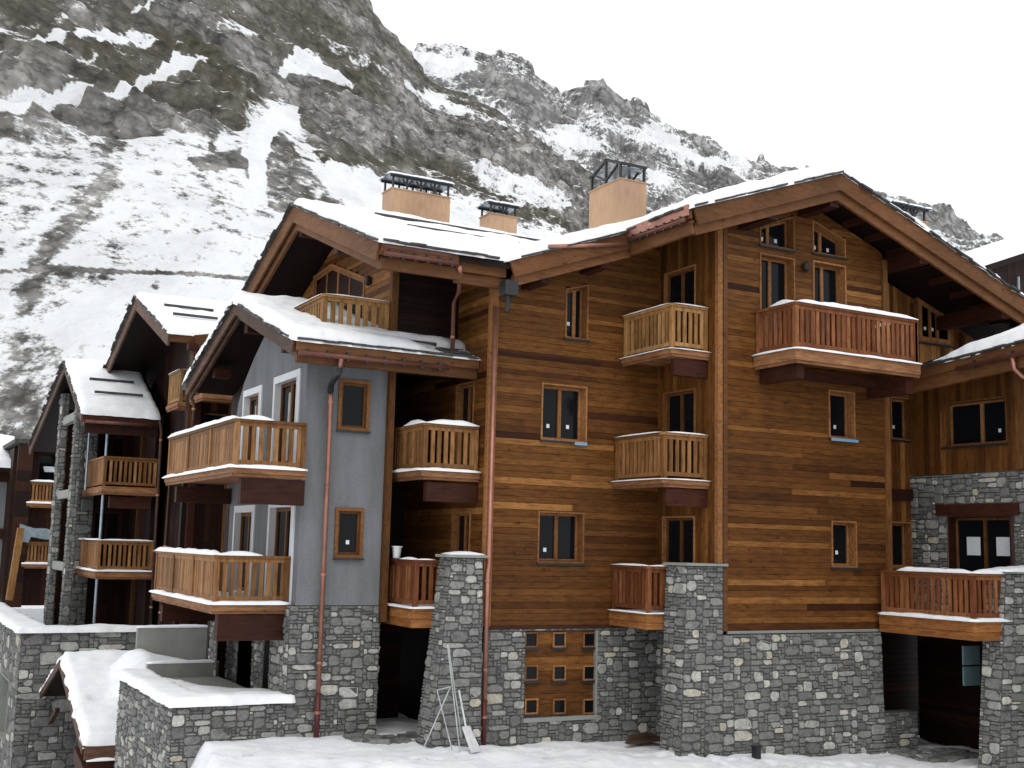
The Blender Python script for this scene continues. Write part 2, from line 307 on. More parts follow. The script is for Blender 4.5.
near_sky = [(-500,-900), (-200,-560), (60,-330), (220,-160), (310,-62), (352,-18), (370,2), (382,22), (396,36), (410,52), (424,74), (432,84), (455,92), (480,104), (510,124), (535,140), (562,160), (600,186), (640,206), (700,236), (760,266), (850,300), (1000,360), (1400,470)]
FOOT = [(-200,150), (-50,140), (0,144), (90,141), (125,138), (170,132), (215,130), (244,122), (252,106), (292,106), (302,128), (325,160), (400,172), (450,195), (520,222), (600,250), (800,300), (1200,420)]
PT = [([(-60,102), (0,97), (50,88), (95,84), (92,92), (55,108), (0,117), (-60,126)], 1.3), ([(104,92), (150,75), (176,54), (209,66), (172,76), (140,89), (108,98)], 1.3), ([(34,38), (60,27), (95,29), (100,35), (70,36), (38,46)], 1.2), ([(96,32), (115,29), (156,44), (157,48), (120,43), (98,40)], 1.2), ([(128,12), (150,3), (162,4), (135,15)], 1.1), ([(278,77), (298,47), (325,65), (358,88), (340,84), (310,77)], 1.2), ([(216,23), (226,23), (262,40), (254,42)], 1.0),
      ([(248,205), (250,132), (270,110), (298,110), (297,136), (281,125), (269,150), (262,205)], .9), ([(310,165), (340,158), (385,178), (402,200), (370,218), (330,188)], .55), ([(470,160), (510,170), (565,194), (577,210), (520,207), (480,186)], .9), ([(400,88), (430,92), (470,112), (450,116), (420,104)], .6),
      ([(188,160), (243,146), (247,166), (200,173)], -.8), ([(264,155), (280,128), (306,165), (345,208), (305,218), (268,208)], -.55), ([(270,-5), (345,-5), (385,20), (430,80), (405,75), (360,35), (300,15)], -.6)]
SN = [([(330,46),(390,80),(450,106),(520,130)], 4, .55), ([(0,32),(40,20),(90,8)], 5, .45), ([(80,66),(95,58)], 3, .6), ([(115,150),(106,175),(80,215),(40,255),(22,300)], 13, -.5), ([(216,130),(210,160)], 3, -.4), ([(247,160),(252,200)], 2.2, -.7), ([(60,150),(85,185)], 18, -.2),
      ([(0,271),(60,267),(120,271),(180,272),(262,279)], 2.2, -1.0), ([(10,340),(60,370),(90,400)], 24, -.4), ([(0,400),(30,430),(60,440)], 30, -.5), ([(110,260),(30,300)], 18, -.25), ([(200,230),(235,245)], 10, -.2)]
OL = [([(252,105),(244,128)], 8, .9), ([(268,118),(262,122)], 6, .7), ([(310,140),(330,155)], 8, .7), ([(200,60),(230,90)], 14, .6), ([(100,45),(200,45)], 12, .5), ([(300,150),(350,160),(400,158),(450,178),(520,212),(570,226)], 13, .9), ([(80,70),(140,85)], 12, .6), ([(0,40),(60,50)], 14, .5), ([(390,60),(330,90)], 10, .4), ([(300,200),(340,215)], 10, .7)]
mountain('near_mountain', near_sky, 480, 640, 105, 760, 560, 11, 19, 4.2, SN, OL, M['near_rock'], (-120, 1120), patches=PT)
far_sky = [(-300,200), (100,90), (300,50), (398,43), (416,45), (434,41), (452,47), (470,54), (484,60), (500,56), (516,60), (532,70), (548,88), (562,94), (574,90), (588,86), (602,81), (612,90), (624,104), (640,108), (662,116), (690,134), (718,146), (752,154), (784,160), (802,168), (840,184), (880,196), (912,199), (948,208), (974,222), (997,232), (1012,246), (1040,268), (1100,300), (1300,360)]
FS = [([(440,60),(470,80),(520,130),(600,190)], 12, .35), ([(590,120),(650,145),(720,170)], 10, .5), ([(425,60),(445,68),(470,66)], 10, 1.1), ([(545,130),(600,150),(660,180)], 9, .9), ([(650,130),(700,160),(740,170)], 10, .8), ([(480,75),(520,100),(545,125)], 16, -1), ([(590,95),(625,110)], 10, -.9), ([(920,220),(960,225)], 14, -.8), ([(700,180),(730,175)], 10, -.7), ([(600,160),(640,170)], 14, -.6)]
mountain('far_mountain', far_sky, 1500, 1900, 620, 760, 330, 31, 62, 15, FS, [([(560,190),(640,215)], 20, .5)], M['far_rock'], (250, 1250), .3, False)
# snow ground: a sheet from under the camera to the mountain's foot, lower by the ramp on the left
def ground_z(x, y):
    z = -4.22-.028*(x-9)-.01*(25-y)
    z += .10*(nz(x*.7, y*.7)+.5*nz(x*2, y*2, 3)+.25*nz(x*5, y*5, 5))
    z += .16*math.exp(-((x-13)/5)**2-((y-21.5)/1.6)**2)
    ramp_ = max(0, min(1, (6.6-x-(25.2-y)*.18)/1.6)) if y > 14 else 0
    return z-3.2*ramp_*(1 if y < 60 else 0)-(.6 if y > 70 else 0)
def sheet(name, x0, x1, y0, y1, step, zf, material):
    nx, ny = int((x1-x0)/step)+1, int((y1-y0)/step)+1; b = MB(); vs = [(x0+i*step, y0+j*step, zf(x0+i*step, y0+j*step)) for j in range(ny) for i in range(nx)]
    b.add(vs, [(j*nx+i, j*nx+i+1, (j+1)*nx+i+1, (j+1)*nx+i) for j in range(ny-1) for i in range(nx-1)], .5)
    return obj(name, b, material, None, True, 'structure')
RF = random.Random(3); PRINTS = []
for (xa, ya), (xb, yb), n in (((8.5, 21.5), (12.2, 22.3), 8), ((12.2, 22.3), (21.8, 18.6), 22), ((16, 17), (16.2, 21.6), 10), ((11.2, 22.6), (10.8, 24.6), 5), ((9, 20), (17, 18.6), 17)):
    for k in range(n): t = k/n; PRINTS.append((xa+(xb-xa)*t+RF.uniform(-.06, .06)+.1*(k % 2), ya+(yb-ya)*t+RF.uniform(-.1, .1)+.14*(k % 2)))
def trodden(x, y):
    z = ground_z(x, y)
    if 8 < x < 23 and 16 < y < 25.5:
        for a, c in PRINTS:
            d = (x-a)**2+(y-c)**2
            if d < .12: z -= .1*math.exp(-d/.022)-.03*math.exp(-(math.sqrt(d)-.24)**2/.006)
    return z
sheet('snow_ground', -8, 36, 10, 34, .11, trodden, M['ground'])
b = MB(); b.box(-700, 900, -500, 480, -8.6, -8.3); obj('valley_floor', b, M['snow'], None, False, 'structure')
# ------------------------------------------------------------------ building helpers
def pm(plane, c): return (lambda u, d, z: (u, c+d, z)) if plane == 'Y' else (lambda u, d, z: (c+d, u, z))
def spans(poly, v, ax):                                           # where the line (other axis = v) lies inside a polygon
    xs = []; n = len(poly)
    for i in range(n):
        a, c = poly[i], poly[(i+1)%n]; va, vc = a[1-ax], c[1-ax]
        if (va <= v) != (vc <= v): xs.append(a[ax]+(v-va)/(vc-va)*(c[ax]-a[ax]))
    xs.sort(); return list(zip(xs[::2], xs[1::2]))
def siding(name, parent, plane, c, poly, holes, material, horiz=True, plank=.14, th=.03, seglen=(1.6, 5.5), back=.22, tone=None):
    b = MB(); P = pm(plane, c); ax = 0 if horiz else 1
    for hole_side, d in ((0, 0), (1, back)):
        tri = tessellate_polygon([[Vector((u, z, 0)) for u, z in poly]]+[[Vector((u, z, 0)) for u, z in h] for h in holes])
        pts = list(poly)+[q for h in holes for q in h]; b.add([P(u, d, z) for u, z in pts], [tuple(t) for t in tri], 0)
    n = len(poly); b.add([P(u, 0, z) for u, z in poly]+[P(u, back, z) for u, z in poly], [(i, (i+1)%n, n+(i+1)%n, n+i) for i in range(n)], 0)
    lo = min(p[1-ax] for p in poly); hi = max(p[1-ax] for p in poly); v = lo; off = R.random()*5
    while v < hi-.02:
        pl = plank*R.choice((.8, 1, 1, 1.12)); w0, w1 = v+.004, min(v+pl-.004, hi); mid = (w0+w1)/2
        iv = spans(poly, mid, ax)
        for h in holes:
            for (h0, h1) in spans(h, mid, ax):
                nv = []
                for a, e in iv:
                    if h1 <= a or h0 >= e: nv.append((a, e)); continue
                    if h0 > a: nv.append((a, h0))
                    if h1 < e: nv.append((h1, e))
                iv = nv
        s0, s1 = spans(poly, w0+.002, ax), spans(poly, w1-.002, ax); sm_ = spans(poly, mid, ax)
        for a, e in iv:
            x = a
            while x < e-.03:
                L = R.uniform(*seglen); x1 = x+L
                if e-x1 < .5: x1 = e
                t = th*R.uniform(.65, 1.0); g = .004 if x1 < e else 0
                r = tone() if tone else min(1, max(.03, R.gauss(.53, .145)))
                ka = kb = x; ea = eb = x1-g
                if len(s0) == len(s1) == len(sm_) == 1:
                    if abs(x-sm_[0][0]) < 1e-6: ka, kb = s0[0][0], s1[0][0]
                    if abs(x1-sm_[0][1]) < 1e-6: ea, eb = s0[0][1], s1[0][1]
                q = [(ka, w0), (ea, w0), (eb, w1), (kb, w1)] if horiz else [(w0, ka), (w1, kb), (w1, eb), (w0, ea)]
                b.add([P(u, 0, z) for u, z in q]+[P(u, -t, z) for u, z in q], [(4,5,6,7), (0,1,5,4), (1,2,6,5), (2,3,7,6), (3,0,4,7)], r); x = x1
        v += pl
    return obj(name, b, material, parent)
def plaster(name, parent, plane, c, poly, holes, material, back=.3):
    b = MB(); P = pm(plane, c)
    for d in (0, back):
        tri = tessellate_polygon([[Vector((u, z, 0)) for u, z in poly]]+[[Vector((u, z, 0)) for u, z in h] for h in holes])
        pts = list(poly)+[q for h in holes for q in h]; b.add([P(u, d, z) for u, z in pts], [tuple(t) for t in tri], .5)
    n = len(poly); b.add([P(u, 0, z) for u, z in poly]+[P(u, back, z) for u, z in poly], [(i, (i+1)%n, n+(i+1)%n, n+i) for i in range(n)], .5)
    return obj(name, b, material, parent)
def stone_fill(b, mp, u0, u1, v0, v1, hole=lambda u, v: False, cu=.09, cv=.062):
    nu, nv = max(1, round((u1-u0)/cu)), max(1, round((v1-v0)/cv)); cu, cv = (u1-u0)/nu, (v1-v0)/nv
    occ = [[hole(u0+(i+.5)*cu, v0+(j+.5)*cv) for i in range(nu)] for j in range(nv)]
    for j in range(nv):                                             # mortar behind
        i = 0
        while i < nu:
            if occ[j][i]: i += 1; continue
            k = i
            while k < nu and not occ[j][k] and k-i < 4: k += 1
            b.add([mp(u0+i*cu, v0+j*cv, 0), mp(u0+k*cu, v0+j*cv, 0), mp(u0+k*cu, v0+(j+1)*cv, 0), mp(u0+i*cu, v0+(j+1)*cv, 0)], [(0,1,2,3)], 0); i = k
    sizes = [(2,1),(3,1),(4,1),(2,2),(2,2),(3,2),(3,2),(4,2),(3,3),(4,3),(3,4),(5,3),(1,1),(2,3),(5,4),(6,2),(1,2)]
    for j in range(nv):
        for i in range(nu):
            if occ[j][i]: continue
            for tr in range(7):
                w_, h_ = R.choice(sizes) if tr < 6 else (1, 1)
                if i+w_ <= nu and j+h_ <= nv and not any(occ[j+q][i+p] for q in range(h_) for p in range(w_)): break
            else: w_, h_ = 1, 1
            for q in range(h_):
                for p in range(w_): occ[j+q][i+p] = True
            a0, a1, c0, c1 = u0+i*cu, u0+(i+w_)*cu, v0+j*cv, v0+(j+h_)*cv; g = .006+.006*R.random(); a0 += g; a1 -= g; c0 += g; c1 -= g
            W, Hh = a1-a0, c1-c0; k = lambda f: R.uniform(.06, f*1.25)
            ring = [(a0+W*k(.28), c0), (a1-W*k(.28), c0+Hh*R.uniform(0, .1)), (a1, c0+Hh*k(.35)), (a1-W*R.uniform(0, .05), c1-Hh*k(.35)), (a1-W*k(.28), c1-Hh*R.uniform(0, .08)), (a0+W*k(.28), c1), (a0, c1-Hh*k(.35)), (a0+W*R.uniform(0, .05), c0+Hh*k(.35))]
            dep = R.uniform(.01, .034); cx, cy = (a0+a1)/2, (c0+c1)/2; tu, tv = R.uniform(-.12, .12), R.uniform(-.15, .15)
            big = w_*h_ >= 6; r = R.random()**.9
            r = R.uniform(.15, .62) if not big else R.uniform(.25, .76)
            if R.random() < (.3 if big else .07): r = R.uniform(.8, 1)
            vs = [mp(u, v, 0) for u, v in ring]+[mp(u+(cx-u)*.02, v+(cy-v)*.03, dep*.7) for u, v in ring]
            vs += [mp(u+(cx-u)*.16, v+(cy-v)*.2, dep+(u-cx)*tu+(v-cy)*tv) for u, v in ring]
            n = 8; b.add(vs, [(a, (a+1)%n, n+(a+1)%n, n+a) for a in range(n)]+[(n+a, n+(a+1)%n, 2*n+(a+1)%n, 2*n+a) for a in range(n)]+[tuple(range(2*n, 3*n))], r)
def inset(poly, t):
    n = len(poly); out = []; ar = sum(poly[i][0]*poly[(i+1)%n][1]-poly[(i+1)%n][0]*poly[i][1] for i in range(n)); sg = 1 if ar > 0 else -1
    L = []
    for i in range(n):
        (x0, y0), (x1, y1) = poly[i], poly[(i+1)%n]; l = math.hypot(x1-x0, y1-y0); nx, ny = -(y1-y0)/l*sg, (x1-x0)/l*sg; L.append((nx, ny, nx*x0+ny*y0+t))
    for i in range(n):
        a, c = L[i-1], L[i]; det = a[0]*c[1]-a[1]*c[0]; out.append(((a[2]*c[1]-c[2]*a[1])/det, (a[0]*c[2]-c[0]*a[2])/det))
    return out
def ring(b, P, p0, p1, d0, d1, r=None):
    n = len(p0); vs = [P(u, d0, z) for u, z in p0]+[P(u, d0, z) for u, z in p1]+[P(u, d1, z) for u, z in p0]+[P(u, d1, z) for u, z in p1]; fs = []
    for i in range(n):
        j = (i+1)%n; fs += [(i, j, n+j, n+i), (2*n+i, 2*n+j, 3*n+j, 3*n+i), (i, j, 2*n+j, 2*n+i), (n+i, n+j, 3*n+j, 3*n+i)]
    b.add(vs, fs, r)
def window(parent, plane, c, poly, depth=.26, mull=(.5,), trim=.035, tmat='trim', rmat=None, fmat='trim', stick=0, surround=None, name='window', sill=True, smat='black_metal', curtain=False, fw=.055, bars=()):
    P = pm(plane, c); b = MB(); outer = inset(poly, -.004); inner = inset(poly, trim)
    ring(b, P, outer, inner, -.05, depth+.02)                        # lining of the opening, proud of the wall
    w_ = obj(name, b, M[tmat], parent)
    if surround:
        b = MB(); ring(b, P, inset(poly, -surround), inset(poly, -.005), -.035, .05); obj('surround', b, M['white_trim'], w_)
    b = MB(); i1 = inset(poly, trim+.004); i2 = inset(poly, trim+fw); ring(b, P, i1, i2, depth-.07, depth)
    us = [u for u, z in i2]; u0, u1 = min(us), max(us)
    for k in mull:
        u = u0+(u1-u0)*k; s = spans(i1, u, 1)[0]; x = [(u-.045, s[0]), (u+.045, s[0]), (u+.045, s[1]-.02), (u-.045, s[1]-.02)]
        b.prism(x, lambda a, z: P(a, depth-.075, z), lambda a, z: P(a, depth-.005, z))
    zs = [z for u, z in i2]
    for k in bars:
        z = min(zs)+(max(zs)-min(zs))*k; s = spans(i1, z, 0)[0]; x = [(s[0], z-.04), (s[1], z-.04), (s[1], z+.04), (s[0], z+.04)]
        b.prism(x, lambda a, zz: P(a, depth-.072, zz), lambda a, zz: P(a, depth-.006, zz))
    obj('frame', b, M[fmat], w_)
    b = MB(); b.prism(inset(poly, trim+fw-.01), lambda u, z: P(u, depth-.03, z), lambda u, z: P(u, depth-.012, z)); obj('pane', b, M['glass'], w_)
    if sill:
        lo = sorted(poly, key=lambda q: q[1])[:2]; lo.sort(); (ua, za), (ub, zb) = lo; b = MB(); b.prism([(ua-.03, za-.045), (ub+.03, zb-.045), (ub+.03, zb+.0), (ua-.03, za+.0)], lambda u, z: P(u, -.1, z), lambda u, z: P(u, -.052, z)); obj('sill', b, M[smat], w_)
    cells = [0]+list(mull)+[1]
    for k in range(min(stick, len(cells)-1)):
        u = u0+(u1-u0)*((cells[k]+cells[k+1])/2+.1*(R.random()-.5)); z = min(zs)+(max(zs)-min(zs))*R.uniform(.2, .3); b = MB()
        b.prism([(u-.04, z-.045), (u+.04, z-.045), (u+.04, z+.045), (u-.04, z+.045)], lambda a, e: P(a, depth-.036, e), lambda a, e: P(a, depth-.031, e)); obj('sticker', b, M['sticker'], w_)
    if curtain:
        b = MB()
        for k in range(len(cells)-1):
            u = u0+(u1-u0)*(cells[k]+.3*(cells[k+1]-cells[k])); x = [(u-.1, min(zs)+.15), (u+.1, min(zs)+.15), (u+.1, max(zs)-.15), (u-.1, max(zs)-.15)]
            b.prism(x, lambda a, z: P(a, depth-.036, z), lambda a, z: P(a, depth-.031, z))
        obj('curtain', b, M['curtain'], w_)
    return w_
def rect(u0, u1, z0, z1): return [(u0, z0), (u1, z0), (u1, z1), (u0, z1)]
def snow_strip(b, p, q, wd, h, seed=0, lo=.3):                       # a rounded, uneven cap along a rail or an edge
    p, q = Vector(p), Vector(q); L = (q-p).length; n = max(3, int(L/.12)); d = (q-p).normalized(); a = d.cross(Vector((0,0,1))).normalized(); rows = []
    for i in range(n+1):
        t = i/n; e = p.lerp(q, t); k = (lo+(1-lo)*min(1, min(i, n-i)/2.5))*(1+.3*nz(e.x*1.7+seed, e.y*1.7)+.18*nz(e.x*6+seed, e.y*6)); ww = wd*(1+.12*nz(e.x*3, e.y*3, seed))
        rows.append([e+a*ww/2*x+Vector((0,0,h*k*y)) for x, y in ((-1,-.05),(-1.04,.45),(-.75,.85),(-.3,1),(.3,1),(.75,.85),(1.04,.45),(1,-.05))])
    m_ = len(rows[0]); vs = [v for r_ in rows for v in r_]
    b.add(vs, [(i*m_+j, (i+1)*m_+j, (i+1)*m_+j+1, i*m_+j+1) for i in range(n) for j in range(m_-1)]+[tuple(range(m_)), tuple(n*m_+j for j in range(m_))[::-1]], .5)
def balcony(parent, x0, x1, y0, y1, z, faces='FL', rail='rail', deck='deck', slab=.13, h=1.02, slat=.092, gap=.06, fascia=0, snow=.1, fsnow=.06, beams=(), solidL=False, top=None, bdepth=.34, snow_on='FLR', tilt=None):
    b = MB(); b.box(x0, x1, y0, y1, z-.05, z, .5)
    n = max(2, int((y1-y0)/.2))
    for i in range(n): ya = y0+.05+(y1-y0-.1)*i/n; b.box(x0+.05, x1-.05, ya+.004, ya+(y1-y0-.1)/n-.004, z-.09, z-.052)
    if 'F' in faces: b.box(x0-.03, x1, y0-.035, y0-.002, z-slab, z+.02, .8); b.box(x0+.02, x1, y0, y0+.05, z-slab-.07, z-.095, .2)
    if 'L' in faces: b.box(x0-.035, x0-.002, y0-.001, y1, z-slab, z+.018, .55); b.box(x0+.001, x0+.05, y0+.051, y1, z-slab-.07, z-.095, .15)
    if 'R' in faces: b.box(x1+.002, x1+.035, y0, y1, z-slab, z+.018, .4)
    if fascia:
        k = z-slab+.0
        for i in range(2):
            za, zb = k-fascia*(i+1)/2+.006, k-fascia*i/2-.002
            b.box(x0-.04, x1, y0-.045+.012*i, y0+.03, za, zb)
            if 'L' in faces: b.box(x0-.045+.012*i, x0+.03, y0+.031, y1, za, zb)
        b.box(x0+.04, x1, y0+.04, y1, z-slab-fascia+.03, z-slab-fascia+.06, .1)
    o = obj('balcony', b, M[deck], parent)
    b = MB(); lines = []
    if 'F' in faces: lines.append(((x0+.06, y0+.06), (x1-.03, y0+.06), 'F'))
    if 'L' in faces: lines.append(((x0+.06, y0+.06), (x0+.06, y1-.03), 'L'))
    if 'R' in faces: lines.append(((x1-.06, y0+.06), (x1-.06, y1-.03), 'R'))
    done = set()
    for (xa, ya), (xb, yb), f in lines:
        L = math.hypot(xb-xa, yb-ya); d = ((xb-xa)/L, (yb-ya)/L); e0 = .08 if f == 'F' else -.07; e1 = .0 if f == 'F' else -.03
        b.beam((xa-d[0]*e0, ya-d[1]*e0, z+h), (xb, yb, z+h), .13, .06, up=(0,0,1)); b.beam((xa+d[0]*.03, ya+d[1]*.03, z+h-.075), (xb, yb, z+h-.075), .05, .085); b.beam((xa+d[0]*.03, ya+d[1]*.03, z+.13), (xb, yb, z+.13), .055, .09)
        np_ = max(1, round(L/1.9))
        for k in range(np_+1):
            t = L*k/np_; t = min(max(t, 0), L-.05); px_, py_ = xa+d[0]*t, ya+d[1]*t
            if (round(px_, 2), round(py_, 2)) in done: continue
            done.add((round(px_, 2), round(py_, 2))); b.box(px_-.05, px_+.05, py_-.05, py_+.05, z+.0, z+h-.035)
        sl, gp = (slat, gap) if not (solidL and f in 'L') else (.125, .012)
        ns = int((L-.16)/(sl+gp)); st = (L-.16)/max(ns, 1)
        for k in range(ns):
            t = .1+st*(k+.5); px_, py_ = xa+d[0]*t, ya+d[1]*t; dx, dy = abs(d[0])*sl/2+abs(d[1])*.016, abs(d[1])*sl/2+abs(d[0])*.016
            lean = R.uniform(-.006, .006); b.box(px_-dx+lean, px_+dx+lean, py_-dy, py_+dy, z+.09+R.uniform(-.012, .012), z+h-.06)
    obj('railing', b, M[rail], o)
    if snow:
        b = MB(); zt = z+h+.028
        for (xa, ya), (xb, yb), f in lines:
            if f in snow_on:
                a, c = (.0, 1.0)
                if tilt and f in tilt: a, c = tilt[f]
                p = (xa+(xb-xa)*a, ya+(yb-ya)*a, zt); q = (xa+(xb-xa)*c, ya+(yb-ya)*c, zt); snow_strip(b, p, q, .2, snow, x0+len(f), .25)
        if b.v: obj('railing_snow', b, M['snow'], o, True)
    if fsnow:
        b = MB()
        if 'F' in faces: snow_strip(b, (x0-.04, y0+.0, z+.0), (x1, y0+.0, z+.0), .2, fsnow, 3, .6)
        if 'L' in faces: snow_strip(b, (x0+.0, y0-.04, z+.0), (x0+.0, y1, z+.0), .2, fsnow, 9, .6)
        b.box(x0+.1, x1-.05, y0+.1, y1-.05, z+.001, z+fsnow*.6, .5); obj('floor_snow', b, M['snow'], o, True)
    for (p, q, wd, hh) in beams:
        b = MB(); b.beam(p, q, wd, hh, drop=True); obj('support_beam', b, M['beam'], o)
    return o
def in_poly(poly, x, y):
    c = False; n = len(poly)
    for i in range(n):
        (x0, y0), (x1, y1) = poly[i], poly[(i+1)%n]
        if (y0 > y) != (y1 > y) and x < x0+(y-y0)/(y1-y0)*(x1-x0): c = not c
    return c
def edge_d(poly, x, y):
    d = 1e9; n = len(poly)
    for i in range(n):
        (x0, y0), (x1, y1) = poly[i], poly[(i+1)%n]; dx, dy = x1-x0, y1-y0; t = max(0, min(1, ((x-x0)*dx+(y-y0)*dy)/(dx*dx+dy*dy))); d = min(d, math.hypot(x-x0-t*dx, y-y0-t*dy))
    return d
def roof_slab(b, poly, zf, t, r=.4):
    n = len(poly); tri = tessellate_polygon([[Vector((x, y, 0)) for x, y in poly]])
    b.add([(x, y, zf(x, y)) for x, y in poly]+[(x, y, zf(x, y)-t) for x, y in poly], [tuple(q) for q in tri]+[tuple(i+n for i in q) for q in tri]+[(i, (i+1)%n, n+(i+1)%n, n+i) for i in range(n)], r)
def roof_snow(b, poly, zf, T, step=.13, seed=0, bare=lambda x, y: 0, grow=.05):
    xs = [p[0] for p in poly]; ys = [p[1] for p in poly]; x0, y0 = min(xs)-.2, min(ys)-.2; nx, ny = int((max(xs)-x0+.3)/step)+1, int((max(ys)-y0+.3)/step)+1; th = {}
    for j in range(ny+1):
        for i in range(nx+1):
            x, y = x0+i*step, y0+j*step; d = edge_d(poly, x, y)*(1 if in_poly(poly, x, y) else -1)+grow+.07*nz(x*2.3+seed, y*2.3)+.05*nz(x*6+seed, y*6)
            if d <= 0: continue
            k = min(1, d/.16); k = math.sqrt(1-(1-k)**2); t_ = T*(1+.35*nz(x*.8, y*.8, seed)+.15*nz(x*3, y*3, seed))*k
            bb = bare(x, y)
            if bb: t_ *= max(0, 1-bb-.0)
            if t_ > .012: th[i, j] = t_
    vi = {}; vs = []
    def dist(x, y): return edge_d(poly, x, y)*(1 if in_poly(poly, x, y) else -1)+grow+.07*nz(x*2.3+seed, y*2.3)+.05*nz(x*6+seed, y*6)
    def vert(i, j):
        if (i, j) not in vi:
            x, y = x0+i*step, y0+j*step; vi[i, j] = len(vs); h_ = th.get((i, j), -.03)
            if (i, j) not in th:
                for _ in range(2):
                    d = dist(x, y); gx, gy = (dist(x+.02, y)-d)/.02, (dist(x, y+.02)-d)/.02; g2 = gx*gx+gy*gy
                    if d < 0 and g2 > .05: k = max(-step, min(step, d/g2)); x -= gx*k; y -= gy*k
            vs.append((x, y, zf(x, y)+h_))
        return vi[i, j]
    fs = []
    for j in range(ny):
        for i in range(nx):
            cs = [(i, j), (i+1, j), (i+1, j+1), (i, j+1)]
            if sum(c_ in th for c_ in cs) >= 1: fs.append(tuple(vert(*c_) for c_ in cs))
    if fs: b.add(vs, fs, .5)
def verge(b, p, q, hgt=.36, wd=.06):                                 # barge board hanging from the roof edge p-q
    b.beam(p, q, wd, hgt, drop=True)
def slates(b, p, q, out, L=.3):                                      # ragged slate ends showing under the snow
    b.mark(); p, q, out = Vector(p), Vector(q), Vector(out); n = int((q-p).length/L); d = (q-p).normalized()
    for i in range(n):
        a = p+d*(i*L+.01); e = p+d*((i+1)*L+.05); o_ = out*R.uniform(.09, .19); zz = Vector((0, 0, R.uniform(-.035, -.015))); up = Vector((0,0,.045))
        vs = [a-out*.25+zz, a+o_+zz, e+o_*R.uniform(.8, 1.2)+zz, e-out*.25+zz]; vs = vs+[v+up for v in vs]
        b.add(vs, [(0,3,2,1),(4,5,6,7),(0,1,5,4),(1,2,6,5),(2,3,7,6),(3,0,4,7)])
def gutter(parent, p, q, rad=.065, nbr=6):
    b = MB(); b.tube([p, q], rad, 10); g = obj('gutter', b, M['copper_dark'], parent, True); b = MB(); p, q = Vector(p), Vector(q)
    for i in range(nbr): e = p.lerp(q, (i+.5)/nbr); b.box(e.x-.03, e.x+.03, e.y-.03, e.y+.03, e.z-.085, e.z+.1)
    objs('bracket', b, M['black_metal'], g); return g
def pipe(parent, pts, rad=.05, m_='copper'):
    b = MB(); b.tube(pts, rad, 10); o = obj('downpipe', b, M[m_], parent, True)
    b = MB(); z0, z1 = sorted((pts[-1][2], pts[-2][2])); z = z0+.6
    while z < z1: x, y = pts[-1][0]+(pts[-2][0]-pts[-1][0])*(z-pts[-1][2])/(pts[-2][2]-pts[-1][2]), pts[-1][1]+(pts[-2][1]-pts[-1][1])*(z-pts[-1][2])/(pts[-2][2]-pts[-1][2]); b.tube([(x, y, z), (x, y, z+.06)], rad*1.3, 10); b.m.append(len(b.a)-1); z += 1.9
    if b.v: objs('pipe_clip', b, M['copper'], o)
    return o
def post(parent, x, y, z0, z1, wd=.2, dp=.2, m_='post', name='post'):
    b = MB(); b.box(x-wd/2, x+wd/2, y-dp/2, y+dp/2, z0, z1); return obj(name, b, M[m_], parent)
def logs(parent, segs, name='snow_guard'):
    for p, q in segs:
        b = MB(); b.tube([p, q], .045, 8); obj(name, b, M['slate'], parent)
def chimney(parent, x0, x1, y0, y1, z0, z1, cap=.36, peak=False):
    b = MB(); nx = max(1, round((x1-x0)/1.0))
    for i in range(nx): b.box(x0+(x1-x0)*i/nx+(.002 if i else 0), x0+(x1-x0)*(i+1)/nx, y0, y1, z0, z1)
    b.box(x0-.03, x1+.03, y0-.03, y1+.03, z1+.001, z1+.03, .2); c_ = obj('chimney', b, M['chimney'], parent)
    b = MB(); n = max(2, round((x1-x0)/.46)+1); zt = z1+cap
    if peak:                                                        # open peaked frame instead of a flat lid
        for x in (x0+.05, x1-.05):
            ym = (y0+y1)/2
            for y in (y0+.05, ym, y1-.05): b.box(x-.03, x+.03, y-.03, y+.03, z1+.03, zt+(.2 if y == ym else -.05))
            b.beam((x, y0, zt-.08), (x, ym, zt+.22), .06, .06); b.beam((x, y1, zt-.08), (x, ym, zt+.22), .06, .06); b.beam((x, ym, z1+.15), (x, y0+.2, zt-.05), .05, .05); b.beam((x, ym, z1+.15), (x, y1-.2, zt-.05), .05, .05)
        for y, z in ((y0, zt-.06), (ym, zt+.235), (y1, zt-.06)): b.beam((x0, y, z), (x1, y, z), .06, .06)
        obj('cowl_frame', b, M['black_metal'], c_); b = MB(); b.beam((x0+.45, y0+.1, zt-.1), (x0+.45, y1-.1, zt-.1), .75, .03); obj('cowl_lid', b, M['grey_metal'], c_); return c_
    for i in range(n):
        x = x0+.05+(x1-x0-.1)*i/(n-1)
        for y in (y0+.05, y1-.05): b.box(x-.025, x+.025, y-.025, y+.025, z1+.03, zt)
        if 0 < i < n-1:
            for s in (-1, 1): b.beam((x, y0+.05, z1+cap*.4), (x+s*.15, y0+.05, zt-.02), .045, .045)
    for y in (y0, y1): b.beam((x0-.06, y, zt+.02), (x1+.06, y, zt+.02), .05, .06)
    obj('cowl_frame', b, M['black_metal'], c_)
    b = MB(); b.box(x0-.1, x1+.1, y0-.1, y1+.1, zt+.055, zt+.085); obj('cowl_lid', b, M['grey_metal'], c_)
    b = MB(); roof_snow(b, [(x0-.08, y0-.08), (x1+.08, y0-.08), (x1+.08, y1+.08), (x0-.08, y1+.08)], lambda x, y: z1+cap+.085, .05, .09, 4); obj('cowl_snow', b, M['snow'], c_, True)
    return c_
def lamp_wall(parent, plane, c, u, z):
    P = pm(plane, c); b = MB(); x, y, zz = P(u, -.1, z); b.tube([(x, y, z-.13), (x, y, z-.08), (x, y, z+.08), (x, y, z+.12)], [.03, .08, .08, .03], 10); b.beam(P(u, 0, z+.02), (x, y, z+.02), .05, .05); obj('wall_lamp', b, M['black_metal'], parent)
